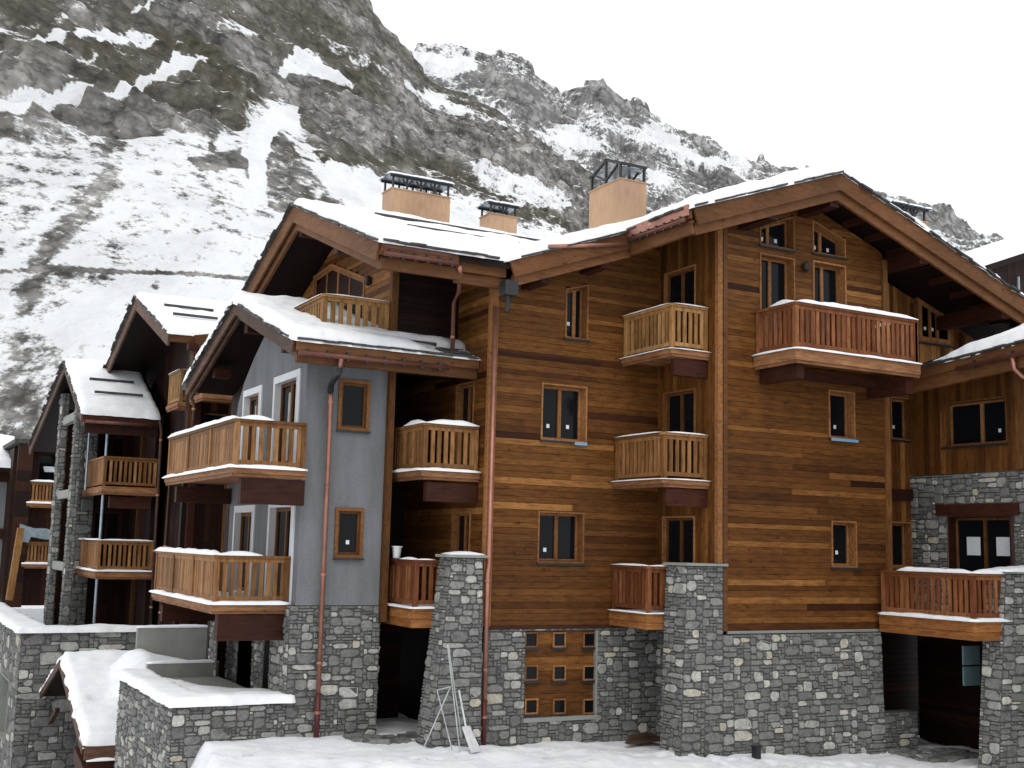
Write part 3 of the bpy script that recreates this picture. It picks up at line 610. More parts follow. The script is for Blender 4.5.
# ================================================================== 1. the large timber chalet (front E, gable F, upper left gable D)
zM = lambda x: 8.85-.355*abs(x-19.4)
zD = lambda y: 8.42-.375*abs(y-28.3)
zC = lambda y: 5.85-.335*abs(y-28.8)
XE, YE, XF, YF, XR_, YR = 12.15, 23.5, 16.8, 21.27, 22.05, 22.3
FL = (4.5, 1.55, -1.42)
big = thing('timber_chalet', 'large warm brown timber chalet with broad snowy gable over a rubble stone base', 'chalet', (17, 24, -4.4))
zst = -1.76
# --- E front wall
w_mid = pY(YE, [(540.6, 440.5), (586, 442.5), (586, 387.3), (540.6, 382.6)]); w_low = pY(YE, [(537, 562.5), (583, 563.5), (583, 513), (537, 510.7)]); w_hi = pY(YE, [(564.3, 338), (587, 340), (587, 284.5), (564.3, 289)])
def sq(q): u0, u1 = (q[0][0]+q[3][0])/2, (q[1][0]+q[2][0])/2; z0, z1 = (q[0][1]+q[1][1])/2, (q[2][1]+q[3][1])/2; return rect(u0, u1, z0, z1)
w_mid, w_low = sq(w_mid), sq(w_low); u0 = w_hi[0][0]; u1 = w_hi[1][0]; w_hi = [(u0, w_hi[0][1]), (u1, w_hi[0][1]), (u1, w_hi[2][1]), (u0, w_hi[3][1])]
rt = .34
siding('front_wall', big, 'Y', YE, [(XE, zst), (XF, zst), (XF, zM(XF)-rt), (XE+.0, zM(XE)-rt)], [w_mid, w_low, w_hi], M['siding'])
wn = window(big, 'Y', YE, w_mid, stick=2); window(big, 'Y', YE, w_low, stick=1, curtain=False); window(big, 'Y', YE, w_hi, mull=(.62,), stick=1)
b = MB(); ua, za = w_mid[1]; b.box(ua-.36, ua-.02, YE-.115, YE-.101, za-.07, za+.0); obj('blue_film', b, M['blue'], wn)
# string course
b = MB(); p = onY((493, 345), YE); b.box(XE+.02, XF-1.7, YE-.05, YE-.036, 4.3, 4.36); b.box(XE, XF, YE-.07, YE-.02, zst-.06, zst); objs('ledge', b, M['beam'], big)
# --- E left wall (faces the grey house)
door_up = [(24.2, 1.6), (25.15, 1.6), (25.15, 3.75), (24.2, 3.75)]; door_lo = [(24.2, -1.3), (25.15, -1.3), (25.15, .75), (24.2, .75)]
siding('side_wall', big, 'X', XE, [(YE, zst), (28.2, zst), (28.2, 4.3), (25.2, 4.3), (25.2, zD(25.2)-rt), (YE, zD(YE)-rt)], [door_up, door_lo], M['siding'])
for q in (door_up, door_lo): window(big, 'X', XE, q, name='door', sill=False, depth=.15, stick=0)
post(big, XE+.02, YE-.06, zst, zD(23)-.3, .2, .12, 'trim', 'corner_post')
# bay back walls
siding('bay_back_wall', big, 'Y', 28.0, rect(10.4, XE, -4.4, 4.3), [], M['dark_shade_siding_h'])
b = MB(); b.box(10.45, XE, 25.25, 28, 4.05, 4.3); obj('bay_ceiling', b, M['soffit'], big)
# --- D: upper gable, left wall X=10.4 and front wall Y=25.2
XD = 10.4
dwin = pX(XD, [(366, 302), (366, 277), (333, 264), (315, 277), (315, 302)]); zf = 4.55; dwin = [(dwin[0][0], zf+.1), (dwin[1][0], dwin[1][1]), (dwin[2][0], dwin[2][1]), (dwin[3][0], dwin[3][1]), (dwin[4][0], zf+.1)]
siding('gable_wall', big, 'X', XD, [(25.2, 3.9), (34, 3.9), (34, zD(34)-.3), (28.3, zD(28.3)-.3), (25.2, zD(25.2)-.3)], [dwin], M['siding'], tone=lambda: min(1, max(.1, R.gauss(.68, .18))))
window(big, 'X', XD, dwin, mull=(.28, .52, .76), sill=False, depth=.06, fw=.1, trim=.06, bars=(.52,))
lamp_wall(big, 'X', XD, onX((372, 281), XD)[1], onX((372, 281), XD)[2])
siding('upper_front_wall', big, 'Y', 25.2, rect(XD+.1, XE, 3.9, zD(25.2)-.3), [], M['dark_shade_siding_h'])
post(big, XD+.02, 25.12, 4.3, zD(25.1)-.35, .16, .16, 'post', 'corner_post')
balcony(big, 8.72, 10.36, 25.15, 29.5, 4.5, 'FL', 'rail_pale', snow=.03, fsnow=.04, slat=.11, gap=.07)
# --- E recess balconies (between front wall and main gable)
siding('gable_side_wall', big, 'X', XF, [(YF, zst), (YE, zst), (YE, zM(XF)-rt), (YF, zM(XF)-rt)], [[(22.0, z+.06), (23.25, z+.06), (23.25, z+2.2), (22.0, z+2.2)] for z in FL], M['siding_v'], horiz=False)
for z in FL: window(big, 'X', XF, [(22.0, z+.06), (23.25, z+.06), (23.25, z+2.2), (22.0, z+2.2)], name='door', sill=False, depth=.12, mull=(.5,), fmat='post')
post(big, XF+.02, YF-.07, -.27, zM(XF)-.35, .13, .12, 'trim', 'corner_post'); post(big, XF+.2, YF-.05, zst, zM(XF+.2)-.35, .12, .08, 'barge', 'corner_board')
for z, x0, rl, dk, fs_ in ((FL[0], 15.70, 'rail_pale', 'deck', 0), (FL[1], 15.5, 'rail', 'deck', 0), (FL[2], 15.46, 'rail_red', 'deck_orange', .3)):
    x1 = XF-.04 if z > -1 else 15.9
    balcony(big, x0, XF-.04, 21.48 if z > -1 else 21.98, YE-.04, z, 'FL', rl, dk, snow=.035, fsnow=.03, fascia=fs_, slab=.1 if not fs_ else .05,
            beams=[] if fs_ else [((x0+.12, 21.6, z-.2), (XF-.05, 21.6, z-.2), .14, .38)])
# --- F gable wall
f1 = pY(YF, [(758.8, 246), (793.4, 250), (793.4, 217), (758.8, 225.5)]); f2 = pY(YF, [(811.8, 254), (844.5, 258), (844.5, 240.2), (811.8, 220.2)])
def flat(q): zb = (q[0][1]+q[1][1])/2; u0, u1 = q[0][0], q[1][0]; return [(u0, zb), (u1, zb), (u1, q[2][1]), (u0, q[3][1])]
f1, f2 = flat(f1), flat(f2)
d1 = rect(f1[0][0], f1[1][0], 4.56, onY((776, 256), YF)[2]); d2 = rect(f2[0][0], f2[1][0], 4.56, onY((828, 263.5), YF)[2])
f3 = sq(pY(YF, [(827.8, 438), (853.8, 440), (853.8, 392.5), (827.8, 390)])); f4 = sq(pY(YF, [(830.6, 567), (855.6, 568), (855.6, 521.5), (830.6, 521)]))
siding('gable_front_wall', big, 'Y', YF, [(XF+.26, zst), (XR_, zst), (XR_, zM(XR_)-rt), (19.4, zM(19.4)-rt), (XF+.26, zM(XF+.26)-rt)], [f1, f2, d1, d2, f3, f4], M['siding'])
window(big, 'Y', YF, f1, mull=(.38,), stick=2); window(big, 'Y', YF, f2, mull=(.4,), stick=2)
window(big, 'Y', YF, d1, name='door', sill=False, stick=1, mull=(.45,)); window(big, 'Y', YF, d2, name='door', sill=False, mull=(.45,))
wb = window(big, 'Y', YF, f3, mull=(), stick=1); window(big, 'Y', YF, f4, mull=(), stick=1)
b = MB(); b.box(f3[0][0], f3[1][0]+.02, YF-.125, YF-.102, f3[0][1]-.07, f3[0][1]-.005); obj('blue_film', b, M['blue'], wb)
q = onY((802.5, 267.6), YF); lamp_wall(big, 'Y', YF-.03, q[0], q[2])
z = FL[0]
balcony(big, 17.9, 21.75, 19.85, YF-.04, z, 'FLR', 'rail_red', 'deck', snow=.1, fsnow=.06, slab=.24, slat=.095, gap=.06, tilt={'L': (0, .6)}, h=1.05,
        beams=[((18.15, 19.98, z-.27), (18.15, YF-.04, z-.27), .22, .36), ((21.55, 19.98, z-.27), (21.55, YF-.04, z-.27), .24, .42), ((18.3, 20.9, z-.27), (21.4, 20.9, z-.27), .16, .2)])
b = MB(); b.box(XF+.26, XR_, YF-.09, YF-.03, zst-.06, zst); obj('ledge', b, M['concrete'], big)
# --- recessed right part of the gable (upright boards)
r1 = sq(pY(YR, [(889.8, 440), (911, 441), (911, 398), (889.8, 397)])); r2 = sq(pY(YR, [(890, 568), (911, 569), (911, 522), (890, 522)]))
r3 = pY(YR, [(917, 341), (952, 348), (952, 319), (917, 295)]); zb = (r3[0][1]+r3[1][1])/2; r3 = [(r3[0][0], zb), (r3[1][0], zb), (r3[1][0], r3[2][1]), (r3[0][0], r3[3][1])]
siding('recessed_front_wall', big, 'Y', YR, [(XR_+.1, -1.5), (27.5, -1.5), (27.5, zM(27.5)-rt), (XR_+.1, zM(XR_)-rt)], [r1, r2, r3], M['siding_v'], horiz=False, plank=.16, tone=lambda: min(1, max(.05, R.gauss(.6, .2))))
window(big, 'Y', YR, r1, mull=(), stick=1); window(big, 'Y', YR, r2, mull=(), name='door', sill=False); window(big, 'Y', YR, r3, mull=(.3, .58), stick=2, depth=.03, fw=.1, trim=.07)
siding('return_wall', big, 'X', XR_-.1, [(YF, zst), (YR, zst), (YR, 7.4), (YF, 7.4)], [], M['siding_v'], horiz=False)
post(big, XR_+.03, YF+.03, zst, zM(XR_+.1)-.5, .16, .22, 'post', 'corner_post'); post(big, 24.15, YR-.12, 2.2, zM(24.15)-.5, .14, .14, 'post', 'post'); post(big, 26.1, YR-.14, 4.4, zM(26.1)-.5, .3, .16, 'post', 'post')
siding('lower_recess_wall', big, 'Y', YR+.7, rect(XR_+.1, 27.5, -4.8, -1.5), [], M['dark_shade_siding_h'])
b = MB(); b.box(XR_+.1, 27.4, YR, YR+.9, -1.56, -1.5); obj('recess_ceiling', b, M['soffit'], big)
b = MB(); b.box(23.2, 24.4, YR-.12, YR-.04, 1.42, 1.7); obj('cross_beam', b, M['beam'], big)
# --- stone base E with nine-light panel
nine = rect(*[onY((524, 680), YE)[0], onY((595, 680), YE)[0]], onY((560, 716.5), YE)[2], onY((560, 630.5), YE)[2])
hole = lambda u, v: nine[0][0] < u < nine[1][0] and nine[0][1] < v < nine[2][1]
b = MB(); stone_fill(b, lambda u, v, d: (u, YE-d, v), XE, XF+.2, -4.7, zst-.062, hole); obj('stone_base', b, M['stone'], big)
b = MB(); stone_fill(b, lambda u, v, d: (XF-d, u, v), YF+.1, YE, -4.7, zst-.062); obj('stone_side', b, M['stone'], big)
pn = siding('light_panel', big, 'Y', YE+.1, nine, [], M['siding'], plank=.28, tone=lambda: R.uniform(.4, .75))
b = MB(); b.box(nine[0][0]-.02, nine[1][0]+.02, YE-.06, YE+.08, nine[0][1]-.09, nine[0][1]); b.box(nine[1][0], nine[1][0]+.05, YE-.02, YE+.1, nine[0][1], nine[2][1]); obj('panel_sill', b, M['concrete'], pn)
for py_ in (639.5, 672.5, 706):
    for px_ in (530, 558, 588):
        q = onY((px_, py_), YE+.1); b = MB(); qq = rect(q[0]-.17, q[0]+.17, q[2]-.17, q[2]+.17); P = pm('Y', YE+.1); ring(b, P, qq, inset(qq, .035), -.075, -.03); wl = obj('small_window', b, M['trim'], pn)
        b = MB(); b.box(q[0]-.136, q[0]+.136, YE+.052, YE+.06, q[2]-.136, q[2]+.136); obj('pane', b, M['glass'], wl)
        b = MB(); b.box(q[0]-.2, q[0]+.2, YE-.0, YE+.024, q[2]-.225, q[2]-.172); obj('sill', b, M['black_metal'], wl)
# --- stone buttress at the left corner of E
def buttress(name, parent, xlt, xlb, xr, yt, yb, z0, z1, depth, cap=True):
    b = MB(); fr = lambda v: (v-z0)/(z1-z0); XL = lambda v: xlb+(xlt-xlb)*fr(v); Yf = lambda v: yb+(yt-yb)*fr(v)
    wn_ = xr-(xlt+xlb)/2
    stone_fill(b, lambda u, v, d: (XL(v)+(xr-XL(v))*u/wn_, Yf(v)-d, v), 0, wn_, z0, z1)
    stone_fill(b, lambda u, v, d: (XL(v)-d, Yf(v)+u*(yt+depth-Yf(v))/depth, v), 0, depth, z0, z1)
    stone_fill(b, lambda u, v, d: (xr+d, Yf(v)+u*(yt+depth-Yf(v))/depth, v), 0, depth, z0, z1, cu=.2, cv=.14)
    b.add([(xlt, yt, z1), (xr, yt, z1), (xr, yt+depth, z1), (xlt, yt+depth, z1)], [(0,1,2,3)], .3)
    o = obj(name, b, M['stone'], parent)
    b = MB(); b.box(xlt-.12, xr+.08, yt-.1, yt+depth, z1+.002, z1+.06); obj('capstone', b, M['concrete'], o)
    if cap: b = MB(); snow_strip(b, (xlt-.05, yt+.2, z1+.06), (xr+.02, yt+.2, z1+.06), .5, .08, 2, .4); obj('cap_snow', b, M['snow'], o, True)
    return o
buttress('buttress', big, 11.25, 10.78, 12.0, 23.3, 23.15, -4.5, -.28, .6)
# --- stone base F with its buttress in one skin
def mapF(u, v, d):
    k = max(0, (17.6-u)/1.7); sh = -.26*(-.35-v)/4*k; return (u+sh, 21.17-.035*(-.35-v)-d, v)
b = MB(); stone_fill(b, mapF, 15.93, 21.65, -4.75, -.34, lambda u, v: u > 16.93 and v > zst-.06)
stone_fill(b, lambda u, v, d: (15.93-.26*(-.35-v)/4*.982-d, 21.17-.035*(-.35-v)+u, v), 0, .75, -4.75, -.34)
stone_fill(b, lambda u, v, d: (16.93+d, 21.17+u, v), .0, .12, zst-.06, -.34)
stone_fill(b, lambda u, v, d: (21.65+d, 21.17+u, v), .0, 1.2, -4.75, zst, cu=.2, cv=.14)
b.add([(15.93, 21.17, -.34), (16.93, 21.17, -.34), (16.93, 21.95, -.34), (15.93, 21.95, -.34)], [(0,1,2,3)], .3)
sb = obj('stone_base', b, M['stone'], big); b = MB(); b.box(15.85, 17.0, 21.08, 21.95, -.335, -.28); obj('capstone', b, M['concrete'], sb)
stb = MB(); stone_fill(stb, lambda u, v, d: (u, 21.3-d, v), 21.65, 23.0, -4.75, -3.75); stb.box(21.7, 22.99, 21.32, 21.7, -4.75, -3.76, .3); obj('low_stone_wall', stb, M['stone'], big)
# --- roofs
rf = MB(); plain_main = lambda x, y: zM(x)
Lpoly = [(11.96, 22.4), (15.14, 22.4), (15.14, 20.0), (19.4, 20.0), (19.4, 38), (18.19, 38), (18.19, 28.3)]
Rpoly = [(19.4, 20.0), (28.5, 20.0), (28.5, 38), (19.4, 38)]
Dpoly = [(8.95, 22.4), (11.96, 22.4), (18.19, 28.3), (8.95, 28.3)]; D2 = [(8.95, 28.3), (18.19, 28.3), (18.19, 35.2), (8.95, 35.2)]
for pl, f_ in ((Lpoly, plain_main), (Rpoly, plain_main), (Dpoly, lambda x, y: zD(y)), (D2, lambda x, y: zD(y))): roof_slab(rf, pl, f_, .2)
roof = obj('roof', rf, M['soffit'], big)
b = MB(); eps = .002
verge(b, (19.4, 19.97, 8.85), (15.14, 19.97, zM(15.14)), .4); verge(b, (19.4, 19.968, 8.85), (28.5, 19.968, zM(28.5)), .4)
verge(b, (19.4, 20.09, 8.85-.36), (15.2, 20.09, zM(15.2)-.36), .26, .08); verge(b, (19.4, 20.092, 8.85-.36), (28.5, 20.092, zM(28.5)-.36), .26, .08)
verge(b, (15.14, 22.37, zM(15.14)-.03), (11.98, 22.37, zM(11.98)-.03), .36); verge(b, (15.14, 22.48, zM(15.14)-.36), (12.1, 22.48, zM(12.1)-.36), .24, .08)
b.beam((15.12, 20.0, zM(15.14)-.1), (15.12, 22.36, zM(15.14)-.1), .06, .3); b.beam((15.2, 20.05, zM(15.14)-.42), (15.2, 22.36, zM(15.14)-.42), .1, .3)
verge(b, (8.93, 28.3, 8.42), (8.93, 22.4, zD(22.4)), .42); verge(b, (8.928, 28.3, 8.42), (8.928, 35.2, zD(35.2)), .42)
verge(b, (9.05, 28.3, 8.04), (9.05, 22.45, zD(22.45)-.38), .24, .08); verge(b, (9.052, 28.3, 8.04), (9.052, 35.2, zD(35.2)-.38), .24, .08)
b.beam((8.95, 22.42, zD(22.4)-.16), (10.75, 22.42, zD(22.4)-.16), .06, .26); b.beam((9.0, 22.52, zD(22.4)-.44), (10.85, 22.52, zD(22.4)-.44), .1, .26); b.beam((10.8, 22.6, zD(22.5)-.22), (12.0, 22.6, zD(22.5)-.22), .08, .34); b.beam((10.8, 22.7, zD(22.5)-.52), (12.0, 22.7, zD(22.5)-.52), .1, .22)
objs('barge_board', b, M['barge'], roof)
b = MB()
for x in (19.4, 17.55, 22.3, 25.2): b.box(x-.14, x+.14, 20.14, YF-.03 if x < 22 else YR-.05, zM(x)-.78 if x == 19.4 else zM(x)-.72, zM(x)-.36)
for x in (13.0, 14.6): b.box(x-.12, x+.12, 22.54, YE-.04, zM(x)-.72, zM(x)-.4)
for y in (28.3, 25.6): b.box(9.12, XD-.04, y-.14, y+.14, zD(y)-.78, zD(y)-.4)
objs('purlin', b, M['beam'], roof)
b = MB()
for x in np.arange(17.0, 27, .75): b.beam((x, 20.16, zM(x)-.2), (x, YF, zM(x)-.2), .1, .16, drop=True)
objs('rafter', b, M['beam'], roof)
b = MB()
slates(b, (19.4, 20.0, 8.86), (15.1, 20.0, zM(15.1)+.01), (0, -1, 0)); slates(b, (19.4, 20.0, 8.86), (28.5, 20.0, zM(28.5)+.01), (0, -1, 0)); slates(b, (15.1, 22.4, zM(15.1)), (12.05, 22.4, zM(12.05)), (0, -1, 0))
slates(b, (8.95, 28.3, 8.43), (8.95, 22.4, zD(22.4)+.01), (-1, 0, 0)); slates(b, (8.95, 28.3, 8.43), (8.95, 35.2, zD(35.2)+.01), (-1, 0, 0)); slates(b, (8.95, 22.4, zD(22.4)), (11.9, 22.4, zD(22.4)), (0, -1, 0)); slates(b, (15.14, 22.3, zM(15.14)), (15.14, 20.0, zM(15.14)), (-1, 0, 0))
objs('slate_edge', b, M['slate'], roof)
b = MB(); roof_snow(b, Lpoly, plain_main, .28, .12, 1, grow=.1); roof_snow(b, [(19.25, 20.0), (28.5, 20.0), (28.5, 38), (19.25, 38)], plain_main, .2, .14, 2, grow=.08)
roof_snow(b, Dpoly, lambda x, y: zD(y), .22, .12, 3, grow=.08); roof_snow(b, D2, lambda x, y: zD(y), .15, .2, 4); obj('roof_snow', b, M['snow'], roof, True)
logs(roof, [((10.6, y, zD(y)+.21), (16.2 if y > 26 else 13.6, y, zD(y)+.21)) for y in (27.0, 24.9)])
b = MB(); fl_ = MB(); fl_.beam((15.04, 20.0, zM(15.1)-.06), (15.04, 22.34, zM(15.1)-.06), .05, .24); obj('copper_flashing', fl_, M['copper'], roof); b.beam((8.97, 22.385, zD(22.4)-.05), (10.7, 22.385, zD(22.4)-.05), .02, .16); objs('copper_flashing', b, M['copper_dark'], roof)
gutter(roof, (15.02, 20.1, zM(15.14)-.27), (15.02, 22.2, zM(15.14)-.27), .05, 7); gutter(roof, (9.0, 22.33, zD(22.4)-.27), (10.7, 22.33, zD(22.4)-.27), .055, 6)
b = MB(); b.tube([(15.05, 22.3, 7.0), (12.9, 22.26, 6.62)], .05, 8); obj('gutter', b, M['copper'], roof, True)
b = MB(); b.box(11.8, 12.12, 22.2, 22.48, 5.4, 5.72); obj('rain_hopper', b, M['black_metal'], roof)
b = MB(); b.tube([(11.95, 22.35, 5.4), (11.95, 22.36, 5.05)], .055, 8); obj('outlet_pipe', b, M['black_metal'], roof)
chimney(roof, 12.5, 14.35, 30.6, 31.3, 7.0, onY((420, 193), 30.6)[2])
q = onY((490, 215), 31.5); chimney(roof, q[0], q[0]+.95, 31.5, 32.2, 7.0, q[2]+.05, .3)
q = onY((620, 178), 25.2); chimney(roof, q[0], q[0]+.85, 25.2, 26.7, zM(q[0])-.3, q[2]-.02, .5, True)
q = onY((893, 216), 23.5); chimney(roof, q[0], q[0]+1.35, 23.5, 24.4, 7.0, q[2], .34)
pipe(big, [(XE+.02, YE-.16, 5.35), (XE+.02, YE-.16, -.45), (XE-.02, YE-.2, -.6), (XE-.02, YE-.2, -3.3)], .055); pipe(big, [(XE-.02, YE-.2, -3.32), (XE-.02, YE-.2, -4.3)], .062, 'iron_red')
pipe(big, [(10.75, 22.35, zD(22.4)-.32), (10.85, 22.5, 5.8), (11.5, 23.9, 5.72), (11.72, 24.6, 5.6), (11.72, 24.6, 4.15)], .05)
# --- bay balconies between grey house and timber front
balcony(big, 10.72, XE-.04, 23.82, 26.2, 1.6, 'FL', 'rail', snow=.1, fsnow=.07, tilt={'L': (0, .45)}, beams=[((10.85, 23.95, 1.35), (XE-.05, 23.95, 1.35), .16, .42)])
lb = balcony(big, 10.66, XE-.04, 23.92, 26.2, -1.4, 'FL', 'rail_red', 'deck_orange', snow=.05, fsnow=.04, slab=.06, fascia=.36, tilt={'L': (0, .35), 'F': (0, .3)})
post(big, 10.44, 25.14, zst, 4.0, .14, .22, 'post', 'corner_post')
# rear and inner walls that close the house
b = MB(); b.box(XE+.3, 27.4, 29, 36, -4.5, 5.8); obj('rear_block', b, M['dark_shade_siding_h'], big)
b = MB(); b.box(XE+.26, XE+.3, YE+.24, 29, -4.5, 5.7); b.box(XF+.26, XF+.3, YF+.24, 29, -4.5, 7.2); b.box(27.3, 27.4, YR+.23, 29, -4.5, 5.5); objs('inner_wall', b, M['dark_shade_siding_h'], big)
# ================================================================== 2. grey rendered chalet C
XCw, YCw = 8.43, 25.2
gc = thing('rendered_chalet', 'grey plastered chalet with white window surrounds and low snow covered gable', 'chalet', (9, 28.5, -4.4))
ul = rect(28.65, 30.0, 1.56, 3.66); ur = rect(25.72, 27.4, 1.56, 3.72); ll = rect(28.7, 30.25, -1.32, .7); lr = rect(25.65, 27.3, -1.32, .78)
zs = -1.4
arch = [(31.5, zs)] + [(31.5, 3.1)] + [(31.5-2.6*math.sin(t)*1.0, 3.1+1.95*(1-math.cos(t))*1.0) for t in np.linspace(.15, 1.25, 7)]
arch = [p for p in arch if p[1] < zC(p[0])-.3]
poly = [(YCw+.25, zs), (30.9, zs), (30.9, 2.9), (30.65, 3.55), (30.2, 4.05), (29.4, 4.6), (28.5, 5.1), (28.1, zC(28.1)-.3), (YCw+.25, zC(YCw+.25)-.3)]
plaster('gable_wall', gc, 'X', XCw, poly, [ul, ur, ll, lr], M['plaster'])
for q in (ul, ur, ll, lr): window(gc, 'X', XCw, q, name='door', surround=.14, tmat='white_trim', fmat='post', sill=False, depth=.18, mull=(.5,), curtain=(q[0][1] > 0), fw=.09)
fw1 = sq(pY(YCw, [(338, 431), (368, 431), (370, 381), (338, 380)])); fw2 = sq(pY(YCw, [(334, 558), (362, 558), (363, 508), (335, 508)]))
plaster('front_wall', gc, 'Y', YCw, [(XCw, zs), (10.4, zs), (10.4, zC(YCw)-.3), (XCw, zC(YCw)-.3)], [fw1, fw2], M['plaster'], .25)
b = MB(); b.box(XCw+.8, 10.3, 26.4, 33.4, -4.6, 4.2); b.mark(); objs('inner_wall', b, M['dark_shade_siding_h'], gc) if 0 else obj('rear_block', b, M['dark_shade_siding_h'], gc)
for q in (fw1, fw2): window(gc, 'Y', YCw, q, mull=(), trim=.07, tmat='trim', fmat='post', depth=.1, stick=1 if q is fw2 else 0)
balcony(gc, 6.8, XCw-.02, 24.85, 31.2, 1.5, 'FL', 'rail', 'deck', snow=.105, fsnow=.08, solidL=True, slab=.11, tilt={'F': (0, .5)}, beams=[((7.0, 25.0, 1.3), (XCw-.02, 25.0, 1.3), .2, .55), ((7.0, 30.9, 1.3), (XCw-.02, 30.9, 1.3), .2, .4)])
balcony(gc, 6.72, XCw-.02, 25.55, 31.5, -1.4, 'FL', 'rail', 'deck', snow=.1, fsnow=.08, solidL=True, slab=.13, tilt={'F': (0, .6)}, beams=[((6.85, 25.7, -1.62), (XCw-.02, 25.7, -1.62), .24, .55), ((6.9, 31.2, -1.72), (XCw-.02, 31.2, -1.72), .2, .4)])
# stone base of C with an opening under the balcony
b = MB(); stone_fill(b, lambda u, v, d: (u, YCw-d, v), XCw-.12, 10.42, -4.6, zs-.01)
stone_fill(b, lambda u, v, d: (XCw-.1-d, u, v), YCw, 26.5, -4.6, zs-.01); stone_fill(b, lambda u, v, d: (XCw-.1-d, u, v), 31.0, 31.8, -4.6, zs-.01)
stone_fill(b, lambda u, v, d: (10.42+d, u, v), YCw, 28, -4.6, zs-.01); stone_fill(b, lambda u, v, d: (XCw+.4-d, u, v), 26.5, 32, -4.6, zs-.01, lambda u, v: 27.2 < u < 28.6 or 29.6 < u < 30.8)
b.box(XCw-.1, 10.4, 26.4, 26.55, -4.6, zs-.02, .2)
obj('stone_base', b, M['stone'], gc)
b = MB(); b.box(XCw-.1, XCw+.79, 31.9, 32.1, -4.6, zs-.02); obj('inner_wall', b, M['dark_shade_siding_h'], gc)
rf = MB(); Cf = [(7.75, 24.0), (XE-.02, 24.0), (XE-.02, 25.1), (10.35, 25.1), (10.35, 28.8), (7.75, 28.8)]; Cb = [(7.75, 28.8), (10.35, 28.8), (10.35, 33.6), (7.75, 33.6)]; zc = lambda x, y: zC(y)
roof_slab(rf, Cf, zc, .16); roof_slab(rf, Cb, zc, .16); croof = obj('roof', rf, M['soffit'], gc)
b = MB(); verge(b, (7.73, 28.8, 5.85), (7.73, 24.0, zC(24)), .3); verge(b, (7.728, 28.8, 5.85), (7.728, 33.6, zC(33.6)), .3); verge(b, (7.84, 28.8, 5.6), (7.84, 24.05, zC(24.05)-.26), .16, .07); verge(b, (7.842, 28.8, 5.6), (7.842, 33.5, zC(33.5)-.26), .16, .07); objs('barge_board', b, M['barge_dark'], croof)
b = MB(); b.beam((7.76, 23.98, zC(24)-.12), (XE-.05, 23.98, zC(24)-.12), .06, .26); b.beam((7.8, 24.1, zC(24)-.36), (XE-.05, 24.1, zC(24)-.36), .12, .24); objs('fascia', b, M['barge'], croof)
b = MB(); slates(b, (7.75, 28.8, 5.86), (7.75, 24.0, zC(24)+.01), (-1, 0, 0)); slates(b, (7.75, 28.8, 5.86), (7.75, 33.6, zC(33.6)+.01), (-1, 0, 0)); slates(b, (7.75, 24.0, zC(24)), (XE, 24.0, zC(24)), (0, -1, 0)); 
for k in range(3): slates(b, (9.6, 24.25+.22*k, zC(24.25+.22*k)+.02), (XE-.1, 24.25+.22*k, zC(24.25+.22*k)+.02), (0, -1, 0), .26)
objs('slate_edge', b, M['slate'], croof)
def bareC(x, y):
    a = max(0, min(1, (x-10.2+.6*nz(x, y*2))/1.2))*max(0, min(1, (24.9-y)/.5)) if y < 25.1 else 0
    h_ = 1-min(1, abs(y-24.62+.1*nz(x*1.5, 2))/.16); k_ = max(0, min(1, (x-8.3)/.15)); return max(a*.9, h_*k_*1.6 if h_ > 0 else 0)
b = MB(); roof_snow(b, Cf, zc, .26, .1, 6, bareC, grow=.1); roof_snow(b, Cb, zc, .32, .12, 7, grow=.16); obj('roof_snow', b, M['snow'], croof, True)
b = MB(); b.box(8.0, XCw, 28.66, 28.94, 5.1, 5.5); b.box(8.0, XCw, 25.6, 25.8, 4.2, 4.45); b.box(8.0, XCw, 31.6, 31.85, 4.3, 4.55); objs('purlin', b, M['beam'], croof)
logs(croof, [((8.4, 24.62, zC(24.62)+.12), (11.3, 24.62, zC(24.62)+.12))])
gutter(croof, (7.8, 23.9, zC(24)-.3), (11.3, 23.9, zC(24)-.3), .055, 8)
b = MB(); b.tube([(8.75, 23.9, 3.9), (8.75, 23.95, 3.72)], .05, 8); obj('outlet_pipe', b, M['copper'], croof)
b = MB(); b.tube([(8.75, 23.96, 3.75), (8.75, 24.0, 3.6), (8.82, 24.5, 3.52), (8.9, 24.9, 3.45), (8.95, 25.05, 3.3)], .07, 8); obj('swan_neck', b, M['black_metal'], croof)
pipe(gc, [(8.95, 25.05, 3.4), (8.97, 25.06, 3.1), (8.99, 25.06, -3.25)], .052); pipe(gc, [(8.99, 25.06, -3.27), (8.99, 25.06, -4.3)], .06, 'iron_red')
siding('gable_boarding', gc, 'X', XCw+.6, [(28, -1.4), (33.5, -1.4), (33.5, 4.0), (28.8, 5.3), (28, 5.1)], [rect(31.7, 32.7, -1.2, .7)], M['dark_siding'], horiz=False, plank=.2)
window(gc, 'X', XCw+.6, rect(31.7, 32.7, -1.2, .7), mull=(), sill=False, tmat='beam', fmat='beam')
